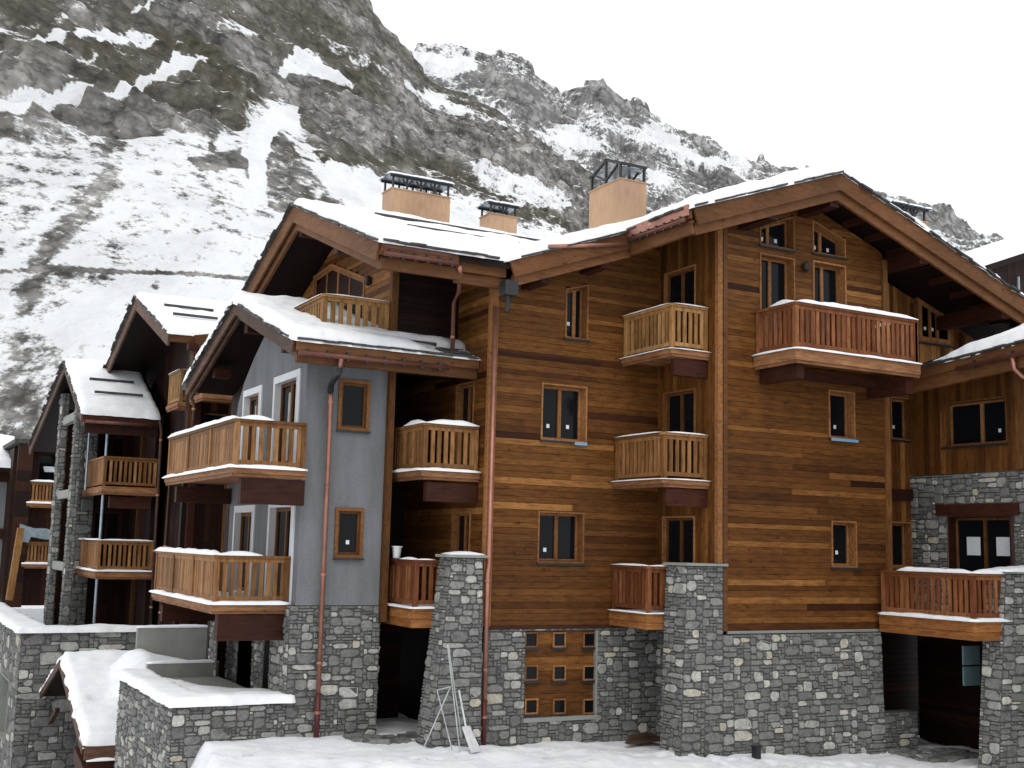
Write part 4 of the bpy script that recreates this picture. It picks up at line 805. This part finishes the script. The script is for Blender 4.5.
# ================================================================== 3. right stone and timber wing G
XG = 24.0
gw = thing('stone_wing', 'right hand wing of rubble stone and upright boards with snowy eave', 'chalet', (26, 18, -4.5))
gwin = sq(pX(XG, [(944, 446), (1008, 445), (1008, 396), (944, 403)])); gdoor = rect(19.2, 21.05, -1.35, 1.0)
gwin = rect(min(u for u, z in gwin), max(u for u, z in gwin), min(z for u, z in gwin), max(z for u, z in gwin))
siding('upper_wall', gw, 'X', XG, rect(12, YR, 2.08, 4.75), [gwin], M['siding_v'], horiz=False, plank=.17)
window(gw, 'X', XG, gwin, mull=(.47,), stick=1, tmat='post')
b = MB(); stone_fill(b, lambda u, v, d: (XG-d, u, v), 12, YR, -1.5, 2.06, lambda u, v: 19.15 < u < 21.1 and v < 1.32); stone_fill(b, lambda u, v, d: (XG-d, u, v), 12, 18.6, -4.8, -1.5, cu=.14, cv=.1); obj('stone_wall', b, M['stone'], gw)
gd = window(gw, 'X', XG, gdoor, name='door', sill=False, depth=.25, tmat='beam', fmat='post')
b = MB(); b.box(XG-.1, XG+.2, 18.95, 21.4, 1.02, 1.3); obj('lintel', b, M['beam'], gw)
b = MB()
for y in (19.62, 20.5): b.box(XG+.2, XG+.214, y-.2, y+.2, .05, .5)
objs('paper_notice', b, M['paper'], gd)
post(gw, XG-.06, 18.75, 2.1, 4.6, .14, .34, 'post')
G0 = -1.4
balcony(gw, 21.62, 22.75, 18.35, 21.1, G0, 'FL', 'rail_red', 'deck_orange', snow=.09, fsnow=.08, slab=.06, fascia=.36, tilt={'L': (0, .8)})
b = MB(); b.box(22.752, XG-.02, 18.75, YR-.02, G0-.3, G0-.02); obj('terrace_deck', b, M['deck'], gw)
# ground floor behind the balcony, deep in shade
siding('lower_wall', gw, 'X', XG+.6, rect(16, YR+.4, -4.8, -1.5), [], M['dark_shade_siding_h'])
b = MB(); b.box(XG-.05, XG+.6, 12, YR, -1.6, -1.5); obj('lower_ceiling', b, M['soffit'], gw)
b = MB(); b.box(22.7, 23.25, 19.6, 19.64, -2.95, -2.52); b.box(22.7, 23.25, 19.6, 19.64, -2.48, -2.05); objs('protective_sheet', b, M['teal'], gw)
def buttG():
    b = MB(); f_ = lambda v: (v+.35)/(-4.4); xl = lambda v: 22.62-.52*(-.35-v)/3.9
    stone_fill(b, lambda u, v, d: (xl(v)+(26-xl(v))*u/3.2, 18.3-.03*(-.35-v)-d, v), 0, 3.2, -4.8, -.35); stone_fill(b, lambda u, v, d: (xl(v)-d, 18.3-.03*(-.35-v)+u, v), 0, .55, -4.8, -.35)
    b.add([(22.62, 18.3, -.35), (26, 18.3, -.35), (26, 18.85, -.35), (22.62, 18.85, -.35)], [(0,1,2,3)], .3)
    o = obj('stone_pier', b, M['stone'], gw); b = MB(); b.box(22.56, 26, 18.2, 18.85, -.345, -.3); obj('capstone', b, M['concrete'], o)
    b = MB(); snow_strip(b, (22.5, 18.5, -.3), (26, 18.5, -.3), .7, .13, 5, .4); obj('cap_snow', b, M['snow'], o, True)
buttG()
gz = lambda x, y: 4.72+.36*(x-22.7)+(-.075)*(y-19.5)
b = MB(); gp = [(22.7, 10), (29.5, 10), (29.5, 20.0), (25.2, 21.6), (22.7, 21.6)]; roof_slab(b, gp, gz, .16); gr_ = obj('roof', b, M['soffit'], gw)
b = MB(); b.beam((22.68, 10, gz(22.7, 10)-.14), (22.68, 21.6, gz(22.7, 21.6)-.14), .06, .26); b.beam((22.8, 10, gz(22.7, 10)-.42), (22.8, 21.6, gz(22.7, 21.6)-.42), .14, .3); objs('fascia', b, M['barge'], gr_)
b = MB(); slates(b, (22.7, 10, gz(22.7, 10)), (22.7, 21.6, gz(22.7, 21.6)), (-1, 0, 0)); objs('slate_edge', b, M['slate'], gr_)
b = MB(); roof_snow(b, [(22.7, 10), (29.5, 10), (29.5, 20.4), (22.7, 20.6)], gz, .26, .12, 9, lambda x, y: max(0, min(1, (y-19.3+.3*nz(x, y))/1.3))); obj('roof_snow', b, M['snow'], gr_, True)
logs(gr_, [((23.4, 12, gz(23.4, 12)+.27), (23.4, 19.6, gz(23.4, 19.6)+.2))]); gutter(gr_, (22.6, 10, gz(22.7, 10)-.28), (22.6, 19.5, gz(22.7, 19.5)-.28), .055, 9)
pipe(gw, [(22.6, 17.92, 4.5), (22.62, 17.9, 4.25), (22.75, 17.8, 4.08), (23.6, 17.6, 4.0)], .05, 'copper')
# ================================================================== 4. dark chalet B behind the grey one
zB = lambda y: 8.1-.37*abs(y-41)
bc = thing('dark_chalet', 'dark red brown timber chalet half hidden between the grey house and the stone pillar chalet', 'chalet', (10, 40, -3))
siding('gable_wall', bc, 'X', 9.4, [(36.8, -3.2), (47, -3.2), (47, zB(47)-.3), (41, zB(41)-.3), (36.8, zB(36.8)-.3)], [], M['dark_siding'], horiz=False, plank=.2)
siding('front_wall', bc, 'Y', 36.6, rect(8.5, 13, -3.2, 6.1), [rect(9.0, 9.9, 2.1, 3.9)], M['dark_siding'], horiz=False, plank=.24, tone=lambda: min(1, max(.05, R.gauss(.6, .28))))
window(bc, 'Y', 36.6, rect(9.0, 9.9, 2.1, 3.9), mull=(), tmat='beam', fmat='trim', sill=False)
rf = MB(); Bf = [(7.6, 35.5), (13, 35.5), (13, 41), (7.6, 41)]; Bb = [(7.6, 41), (13, 41), (13, 48), (7.6, 48)]; zb_ = lambda x, y: zB(y)
roof_slab(rf, Bf, zb_, .18); roof_slab(rf, Bb, zb_, .18); br = obj('roof', rf, M['soffit'], bc)
b = MB(); verge(b, (7.58, 41, 8.1), (7.58, 35.5, zB(35.5)), .42, .07); verge(b, (7.578, 41, 8.1), (7.578, 48, zB(48)), .42, .07); objs('barge_board', b, M['barge_dark'], br)
b = MB(); b.beam((7.6, 35.48, zB(35.5)-.15), (8.4, 35.48, zB(35.5)-.15), .06, .26); b.beam((8.3, 35.3, zB(35.5)-.25), (10.6, 35.6, zB(35.5)+.25), .1, .4); b.beam((8.35, 35.4, zB(35.5)-.62), (10.6, 35.7, zB(35.5)-.12), .1, .24); objs('fascia', b, M['barge'], br)
b = MB(); slates(b, (7.6, 41, 8.11), (7.6, 35.5, zB(35.5)), (-1, 0, 0)); slates(b, (7.6, 41, 8.11), (7.6, 48, zB(48)), (-1, 0, 0)); objs('slate_edge', b, M['slate'], br)
b = MB(); roof_snow(b, Bf, zb_, .2, .15, 13, grow=.1); roof_snow(b, Bb, zb_, .2, .2, 14); obj('roof_snow', b, M['snow'], br, True)
logs(br, [((8.0, 38.6, zB(38.6)+.26), (9.6, 38.6, zB(38.6)+.26)), ((8.0, 37.2, zB(37.2)+.26), (9.4, 37.2, zB(37.2)+.26)), ((10.2, 38.6, zB(38.6)+.26), (11.6, 38.6, zB(38.6)+.26))])
b = MB(); b.box(8.1, 8.4, 35.25, 35.5, zB(35.5)-.5, zB(35.5)-.3); obj('rain_hopper', b, M['beam'], br)
pipe(bc, [(8.25, 35.35, 5.6), (8.3, 35.4, 4.2), (8.45, 35.6, 3.9), (8.45, 35.6, 3.2)], .05, 'barge_dark'); pipe(bc, [(8.3, 35.5, 3.0), (7.9, 35.6, 2.8), (7.85, 35.6, -2.8)], .05, 'barge_dark')
balcony(bc, 8.55, 11.5, 35.0, 36.55, 4.25, 'FL', 'rail_red', snow=0, fsnow=0, h=.9)
balcony(bc, 8.3, 9.35, 37.0, 38.6, 4.15, 'FL', 'rail_pale', snow=.03, fsnow=0, slab=.1)
post(bc, 8.75, 36.5, -3.2, 4.2, .22, .22, 'beam'); post(bc, 9.9, 36.45, -3.2, 4.2, .3, .2, 'post')
# ================================================================== 5. stone pillar chalet A
zA = lambda y: 6.45-(.47*(46.8-y) if y < 46.8 else .29*(y-46.8))
ac = thing('stone_pillar_chalet', 'dark chalet with two tall slim stone pillars under a steep snowy gable', 'chalet', (8, 46, -3))
siding('gable_wall', ac, 'X', 8.9, [(42.8, -4.3), (55, -4.3), (55, zA(55)-.3), (46.8, zA(46.8)-.3), (42.8, zA(42.8)-.3)], [], M['dark_siding'], horiz=False, plank=.22)
siding('front_wall', ac, 'Y', 46.6, rect(7.2, 10, -4.3, 5.2), [rect(7.6, 8.6, 1.8, 3.7), rect(7.6, 8.6, -1.1, .9)], M['dark_siding'], horiz=False, plank=.22)
for q in (rect(7.6, 8.6, 1.8, 3.7), rect(7.6, 8.6, -1.1, .9)): window(ac, 'Y', 46.6, q, tmat='beam', fmat='beam', sill=False)
for ya, yb, zt in ((45.0, 45.55, 5.3), (48.9, 49.6, 5.5)):
    b = MB(); stone_fill(b, lambda u, v, d: (6.5-d, u, v), ya, yb, -4.3, zt, cu=.16, cv=.12); stone_fill(b, lambda u, v, d: (u, ya-d, v), 6.5, 6.75, -4.3, zt, cu=.16, cv=.12); stone_fill(b, lambda u, v, d: (6.75+d, u, v), ya, yb, -4.3, zt, cu=.2, cv=.14); stone_fill(b, lambda u, v, d: (u, yb+d, v), 6.5, 6.75, -4.3, zt, cu=.2, cv=.14); obj('stone_pillar', b, M['stone'], ac)
b = MB(); stone_fill(b, lambda u, v, d: (u, 46.3-d, v), 6.75, 7.5, -4.3, 4.6, cu=.16, cv=.12); obj('stone_return', b, M['stone'], ac)
b = MB(); b.box(6.8, 9, 50.2, 50.4, -4.3, 5); obj('inner_wall', b, M['dark_shade_siding_h'], ac)
b = MB(); b.box(6.53, 6.72, 45.55, 48.6, 1.35, 1.65); b.box(6.53, 6.72, 45.55, 48.6, -1.3, -1.0); b.box(6.53, 6.72, 45.55, 48.6, 4.2, 4.5); objs('tie_beam', b, M['concrete'], ac)
b = MB(); b.tube([(7.3, 43.2, 3.9), (7.3, 43.2, -3)], .05, 8); b.tube([(6.95, 44.9, 3.9), (6.95, 44.9, 1.6)], .04, 8); objs('steel_post', b, M['grey_metal'], ac)
rf = MB(); Af = [(6.25, 41.8), (8.75, 41.8), (8.75, 46.8), (6.25, 46.8)]; Ab = [(6.25, 46.8), (8.75, 46.8), (8.75, 56), (6.25, 56)]; za_ = lambda x, y: zA(y)
roof_slab(rf, Af, za_, .18); roof_slab(rf, Ab, za_, .18); ar_ = obj('roof', rf, M['soffit'], ac)
b = MB(); verge(b, (6.23, 46.8, 6.45), (6.23, 41.8, zA(41.8)), .36, .07); verge(b, (6.228, 46.8, 6.45), (6.228, 56, zA(56)), .36, .07); verge(b, (6.34, 46.8, 6.12), (6.34, 41.9, zA(41.9)-.33), .2, .07); objs('barge_board', b, M['barge_dark'], ar_)
b = MB(); b.beam((6.27, 41.78, zA(41.8)-.16), (8.75, 41.78, zA(41.8)-.16), .06, .3); b.beam((6.3, 41.9, zA(41.8)-.5), (8.75, 41.9, zA(41.8)-.5), .12, .34); objs('fascia', b, M['beam'], ar_)
b = MB(); roof_snow(b, Af, za_, .2, .15, 15, grow=.1); roof_snow(b, Ab, za_, .2, .2, 16); obj('roof_snow', b, M['snow'], ar_, True)
b = MB(); slates(b, (6.25, 46.8, 6.46), (6.25, 41.8, zA(41.8)), (-1, 0, 0)); slates(b, (6.25, 46.8, 6.46), (6.25, 56, zA(56)), (-1, 0, 0)); objs('slate_edge', b, M['slate'], ar_)
logs(ar_, [((6.75, 44.4, zA(44.4)+.27), (8.3, 44.4, zA(44.4)+.27)), ((6.75, 43.1, zA(43.1)+.27), (8.4, 43.1, zA(43.1)+.27))]); gutter(ar_, (6.3, 41.7, zA(41.8)-.3), (8.7, 41.7, zA(41.8)-.3), .06, 5)
balcony(ac, 7.1, 9.0, 42.3, 47, 1.66, 'FLR', 'rail', 'deck', snow=.0, fsnow=.0, slab=.19, solidL=True, beams=[((7.4, 42.6, 1.35), (8.8, 42.6, 1.35), .2, .4)])
balcony(ac, 7.1, 9.0, 42.3, 47, -1.2, 'FL', 'rail', 'deck', snow=.05, fsnow=.06, slab=.19, solidL=True)
pipe(ac, [(8.75, 41.75, 4.0), (8.85, 41.8, 3.6), (8.9, 41.8, -3.0)], .05, 'barge_dark'); post(ac, 8.9, 44.6, -3.2, 3.9, .3, .2, 'barge')
# ================================================================== 6. houses at the far left and right
fh = thing('timber_house', 'red brown timber house with two small balconies at the far left edge', 'house', (4.5, 62, -3))
YH = 60; xa, xb, xc = onY((13, 520), YH)[0], onY((28, 520), YH)[0], onY((60, 520), YH)[0]; zt = onY((20, 441), YH)[2]
siding('corner_wall', fh, 'Y', YH, rect(xa, xb, -3.4, zt), [], M['dark_shade_siding_h'], plank=.6, tone=lambda: R.choice((.5, .9, 1.0)))
siding('back_wall', fh, 'Y', YH+1.6, rect(xb-.2, xc, -3.4, zt-.4), [rect(xb+.45, xb+1.3, 2.2, 3.9)], M['dark_siding'], horiz=False)
window(fh, 'Y', YH+1.6, rect(xb+.45, xb+1.3, 2.2, 3.9), mull=(), tmat='beam', fmat='beam', sill=False)
b = MB(); b.tube([(xb+.95, YH+1.4, 3.0), (xb+.95, YH+1.4, 3.25)], [.22, .3], 10); obj('lamp_shade', b, M['paper'], fh)
for py_, nm in ((484, 1), (545, 0)):
    q = onY((28, py_+19), YH)[2]; balcony(fh, xb-.1, xc-.2, YH, YH+1.5, q, 'F', 'rail', snow=.1 if nm else .0, fsnow=.1, h=1.0)
b = MB(); roof_slab(b, [(xa-.2, YH-.1), (xc, YH-.1), (xc, YH+6), (xa-.2, YH+6)], lambda x, y: zt+.3*0+.1, .2); obj('roof', b, M['slate'], fh)
b = MB(); b.box(xa, xc, YH+1.9, YH+6, -3.4, zt-.2); obj('rear_wall', b, M['dark_shade_siding_h'], fh)
tp = MB(); zr = onY((30, 527), YH)[2]; x0 = onY((19, 530), YH)[0]; x1 = onY((50, 530), YH)[0]; n = 16
vs = []
for i in range(n+1):
    x = x0+(x1-x0)*i/n
    for j, (dy, dz) in enumerate(((.25, -.35), (.12, .02), (0, .1), (-.12, .02), (-.17, -.3), (-.2, -.62))): vs.append((x+.05*nz(x*4, j), YH-.02+dy+.05*nz(x*3, j*.7, 2), zr+dz-(.22*i/n)+.12*nz(x*1.9, j*.5, 5)-(.35 if (j == 5 and i > 5) else 0)*-.8))
tp.add(vs, [(i*6+j, (i+1)*6+j, (i+1)*6+j+1, i*6+j+1) for i in range(n) for j in range(5)], .5); tag(obj('tarpaulin', tp, M['tarp'], None, True), 'crumpled grey tarpaulin thrown over the lower balcony railing at far left', 'tarpaulin')
gh = thing('grey_house', 'pale grey house with snowy roof cut by the left picture edge', 'house', (0, 66, -3)); YG = 64; xr_ = onY((14.5, 520), YG)[0]; ze = onY((6, 470), YG)[2]
plaster('front_wall', gh, 'Y', YG, rect(xr_-9, xr_, -3.4, ze), [rect(xr_-2.6, xr_-1.4, 1, 2.4)], M['plaster']); window(gh, 'Y', YG, rect(xr_-2.6, xr_-1.4, 1, 2.4), sill=False)
b = MB()
for z in (ze-.1, ze-2.9, ze-5.6): b.box(xr_-9, xr_, YG-.12, YG-.003, z-.5, z)
objs('timber_band', b, M['beam'], gh)
hz_ = lambda x, y: ze+.1+.34*(y-YG+1); b = MB(); hp = [(xr_-9.5, YG-1), (xr_+.1, YG-1), (xr_+.1, YG+4), (xr_-9.5, YG+4)]; roof_slab(b, hp, hz_, .2); hr = obj('roof', b, M['soffit'], gh); b = MB(); roof_snow(b, hp, hz_, .3, .25, 21); obj('roof_snow', b, M['snow'], hr, True)
b = MB(); b.box(xr_-9, xr_-.05, YG+.3, YG+6, -3.4, ze); obj('rear_wall', b, M['plaster'], gh)
rh = thing('neighbour_house', 'neighbouring dark house with thick snow on its roof at the right edge', 'house', (58, 44, -4)); YN = 40
ea, eb = onY((972, 268), YN), onY((1040, 246), YN); rz = lambda x, y: ea[2]+(eb[2]-ea[2])/(eb[0]-ea[0])*(x-ea[0])+.0*(y-YN)
b = MB(); rp = [(ea[0]-.6, YN-.8), (eb[0]+8, YN-.8), (eb[0]+8, YN+9), (ea[0]-.6, YN+9)]; roof_slab(b, rp, rz, .35); rr_ = obj('roof', b, M['soffit'], rh); b = MB(); roof_snow(b, rp, rz, .5, .25, 22); obj('roof_snow', b, M['snow'], rr_, True)
siding('front_wall', rh, 'Y', YN, [(ea[0]+.3, -4.5), (eb[0]+7, -4.5), (eb[0]+7, rz(eb[0]+7, 0)-.4), (ea[0]+.3, rz(ea[0]+.3, 0)-.4)], [], M['dark_siding'], horiz=False, plank=.3)
b = MB(); b.box(ea[0]+.3, eb[0]+7, YN+.3, YN+8, -4.5, 9); obj('rear_wall', b, M['dark_shade_siding_h'], rh)
b = MB(); q = onY((1019, 300), YN-.3); b.tube([(q[0], YN-.3, q[2]-3), (q[0], YN-.3, q[2]+1.2)], .07, 8); obj('downpipe', b, M['grey_metal'], rh)
# ================================================================== 7. terrace, retaining walls, porch
tw = thing('terrace_wall', 'low rubble stone terrace wall with thick snow cap below the grey house', 'wall', (7, 26, -6)); zt = -3.42
b = MB(); stone_fill(b, lambda u, v, d: (u, 25.2-d, v), 5.92, XCw-.1, -6.4, zt); stone_fill(b, lambda u, v, d: (5.92-d, u, v), 25.2, 30.8, -8, zt); stone_fill(b, lambda u, v, d: (u, 30.8+d, v), 5.92, 6.6, -8, zt, cu=.2, cv=.14); b.box(6.3, 6.4, 25.6, 30.8, -8, zt-.02, .2); b.box(5.95, 8.4, 25.3, 25.7, -6, zt-.02, .2); obj('stone_face', b, M['stone'], tw)
b = MB(); pl = [(5.9, 25.16), (8.45, 25.16), (8.45, 25.75), (6.6, 25.75), (6.6, 30.8), (5.9, 30.8)]; roof_snow(b, pl, lambda x, y: zt, .16, .09, 31, grow=.08); obj('wall_snow', b, M['snow'], tw, True)
b = MB(); b.box(6.6, 8.4, 25.75, 31, zt-.5, zt-.1); obj('terrace_floor', b, M['concrete'], tw)
b = MB(); roof_snow(b, [(6.5, 25.7), (8.45, 25.7), (8.45, 26.6), (7.2, 28), (6.5, 30.9)], lambda x, y: zt-.1, .17, .1, 33); obj('snow_drift', b, M['snow'], tw, True)
def cwall(xa, xb, Y, zt, z0, label):
    b = MB(); b.box(xa, xb, Y, Y+.2, z0, zt); o = tag(obj('concrete_wall', b, M['concrete']), label, 'wall'); b = MB(); snow_strip(b, (xa, Y+.1, zt), (xb, Y+.1, zt), .24, .07, Y, .5); obj('wall_snow', b, M['snow'], o, True)
q0, q1 = onY((138, 628), 34.5), onY((214, 632), 34.5); cwall(q0[0], q1[0], 34.5, q0[2], -6.5, 'taller bare concrete wall behind the snowed porch roof')
za1, za2 = onY((125, 648), 33.4)[2], onY((203, 668), 33.4)[2]; xa1, xa2 = onY((118, 641), 33.4)[0], onY((205, 664), 33.4)[0]
b = MB(); roof_snow(b, [(xa1, 32.2), (xa2, 32.2), (xa2, 34.45), (xa1, 34.45)], lambda x, y: za1+(za2-za1)*(x-xa1)/(xa2-xa1)-.3+.1*(y-33.4)-1.1*max(0, xa1+.75-x)**1.5-.9*max(0, 33-y), .3, .1, 51); obj('snow_bank', b, M['snow'], None, True, 'structure')
q0, q1 = onY((148, 664), 31.2), onY((219, 662), 31.2); cwall(q0[0], q1[0], 31.2, q0[2], -6.5, 'lower bare concrete wall on the terrace beside the dark opening')
rw = thing('retaining_wall', 'tall dark rubble retaining wall with flat snow cap at lower left', 'wall', (5, 40, -9)); zt = -2.95; c0 = onZ((22, 632), zt); c1 = onZ((150, 629), zt); YW = c0[1]; XW = c0[0]
b = MB(); stone_fill(b, lambda u, v, d: (u, YW-d, v), XW, c1[0], -9, zt, cu=.14, cv=.1); stone_fill(b, lambda u, v, d: (XW-d, u, v), YW, YW+14, -9, zt, lambda u, v: YW+1.9 < u < YW+4.2 and -6.5 < v < -4.6, cu=.15, cv=.11); obj('stone_face', b, M['stone'], rw)
b = MB(); b.box(XW+.3, c1[0]-.01, YW+.02, YW+.9, -9, zt-.01); b.box(XW+.3, XW+.9, YW+.9, YW+14, -9, zt-.012); obj('wall_core', b, M['concrete'], rw)
window(rw, 'X', XW, rect(YW+1.9, YW+4.2, -6.5, -4.6), tmat='concrete', fmat='concrete', sill=False, mull=())
b = MB(); roof_snow(b, [(XW-.05, YW-.05), (c1[0], YW-.05), (c1[0], YW+.8), (XW+.8, YW+.8), (XW+.8, YW+14), (XW-.05, YW+14)], lambda x, y: zt, .14, .14, 35, grow=.1); obj('wall_snow', b, M['snow'], rw, True)
b = MB(); b.box(XW+.9, 9, YW+.9, 60, -4.6, -4.2); obj('forecourt', b, M['dirt'], None, False, 'structure')
pc = thing('porch', 'small ramp porch with thick white snow roof between the stone walls', 'porch', (6, 34.5, -8)); zP = lambda y: -3.42-(.36*(35.5-y) if y < 35.5 else .38*(y-35.5))
pf = [(5.2, 30.9), (8.5, 30.9), (8.5, 35.5), (5.2, 35.5)]; pb = [(5.2, 35.5), (8.5, 35.5), (8.5, 38.9), (5.2, 38.9)]; b = MB(); roof_slab(b, pf, lambda x, y: zP(y), .14); roof_slab(b, pb, lambda x, y: zP(y), .14); pr = obj('roof', b, M['soffit'], pc)
b = MB(); roof_snow(b, pf, lambda x, y: zP(y), .26, .13, 41, lambda x, y: 1.5*max(0, 1-abs(y-32.9)/.16)*(1 if 5.55 < x < 6.1 else 0)); roof_snow(b, pb, lambda x, y: zP(y), .2, .15, 42); obj('roof_snow', b, M['snow'], pr, True)
b = MB(); verge(b, (5.18, 35.5, -3.44), (5.18, 30.9, zP(30.9)), .2); verge(b, (5.178, 35.5, -3.44), (5.178, 38.9, zP(38.9)), .2); b.beam((5.2, 30.86, zP(30.9)-.15), (7, 30.86, zP(30.9)-.15), .06, .3); objs('barge_board', b, M['barge_dark'], pr)
b = MB(); b.box(5.3, 6.6, 30.95, 31.0, -8.3, -5.45); b.box(5.4, 5.55, 31.2, 31.35, -8.3, -5); b.beam((5.3, 32.5, -5.5), (5.3, 31.0, -5.75), .16, .35); b.beam((5.3, 37.4, -5.4), (5.3, 36.2, -4.9), .12, .12); objs('porch_frame', b, M['beam'], pc)
b = MB(); b.box(6.4, 8.4, 31.1, 38.5, -8.3, -5.1); obj('porch_wall', b, M['dark_shade_siding_h'], pc)
b = MB(); snow_strip(b, (5.25, 30.78, zP(30.9)-.33), (6.0, 30.78, zP(30.9)-.33), .14, .07); obj('ledge_snow', b, M['snow'], pc, True)
# ================================================================== 8. small loose things
gz0 = lambda x, y: ground_z(x, y)
ms = thing('sawhorse', 'pale metal folding trestle standing in the snow before the stone buttress', 'trestle', (11.4, 22.3, -4.3)); YT = 22.3
def leg(p, q, ya, yb, name='leg'):
    a, c = onY(p, ya), onY(q, yb); b = MB(); b.tube([a, c], .013, 8); obj(name, b, M['pale_tube'], ms)
leg((437, 690), (452, 750), 22.4, 22.2); leg((450.5, 687), (424, 747), 22.4, 22.25); leg((447.5, 645), (460, 752), 22.4, 22.15); leg((448.5, 645), (461.5, 738), 22.6, 22.7); leg((437, 690), (450.5, 687), 22.4, 22.4, 'cross_bar')
b = MB(); a0, a1, a2, a3 = onY((462, 728), 22.5), onY((470, 727), 22.6), onY((481, 751), 22.3), onY((471, 753), 22.2)
vs = [Vector(v) for v in (a0, a1, a2, a3)]; off = Vector((.02, .05, .02)); b.add(vs+[v+off for v in vs], [(0,1,2,3),(7,6,5,4),(0,1,5,4),(1,2,6,5),(2,3,7,6),(3,0,4,7)]); hb = obj('blade', b, M['white_metal'])
hb.name = 'snow_shovel'; tag(hb, 'white shovel blade leaning in the snow right of the metal trestle', 'shovel'); b = MB(); b.tube([onY((466, 728), 22.55), onY((459, 690), 22.75)], .02, 8); ORG['snow_shovel'] = np.array(hb.location); obj('handle', b, M['white_metal'], hb)
q = onY((757, 757), 20.6); b = MB(); zz = gz0(q[0], 20.6); b.box(q[0]-.07, q[0]+.07, 20.55, 20.69, zz-.1, zz+.24); b.box(q[0]-.09, q[0]+.09, 20.53, 20.71, zz+.241, zz+.28); tag(obj('marker_stub', b, M['black_metal']), 'short black stub poking from the snow before the stone base', 'post')
b = MB()
for k in range(5): b.beam((15.3+.12*k, 22.5+.13*k, -4.27+.012*k), (16.4, 22.6+.13*k, -4.26+.012*k), .14, .035)
tag(obj('plank_pile', b, M['barge_dark']), 'loose brown planks lying under the recess beside the large buttress', 'planks')
def rubble(name, x0, x1, y0, y1, n, label):
    b = MB()
    for k in range(n):
        x, y = R.uniform(x0, x1), R.uniform(y0, y1); s = R.uniform(.05, .17); zz = gz0(x, y); vs = [(x+s*a*R.uniform(.7, 1.3), y+s*c*R.uniform(.7, 1.3), zz+s*.6*e*R.uniform(.6, 1.2)) for a in (-1, 1) for c in (-1, 1) for e in (-1, 1)]
        b.add(vs, [(0,1,3,2),(4,6,7,5),(0,4,5,1),(2,3,7,6),(0,2,6,4),(1,5,7,3)], R.uniform(.1, .8))
    o = tag(obj(name, b, M['stone']), label, 'rubble'); o['kind'] = 'stuff'
rubble('rubble', 9.6, 11.6, 24.2, 25.1, 60, 'scattered broken stones at the foot of the grey house doorway')
rubble('rubble', 21.8, 23.6, 19.9, 21.1, 50, 'scattered stones under the right balcony opening')
pt = thing('plant_pot', 'small pale bucket shaped pot on the lower balcony rail by the grey house', 'pot', (10.25, 24.6, -.35)); q = onX((396.5, 558), 10.74); b = MB(); zz = -1.4+1.06
b.tube([(q[0], q[1], zz), (q[0], q[1], zz+.24)], [.08, .11], 12); obj('pot', b, M['white_metal'], pt); b = MB(); b.tube([(q[0], q[1], zz+.241), (q[0], q[1], zz+.27)], [.13, .125], 12); obj('rim', b, M['white_metal'], pt)
YQ = 52; a0, a1 = onY((21, 528), YQ), onY((9, 600), YQ); b = MB(); b.beam(a0, a1, .4, .25); tag(obj('timber_prop', b, M['rail_pale']), 'pale leaning timber prop behind the left retaining wall', 'timber prop')
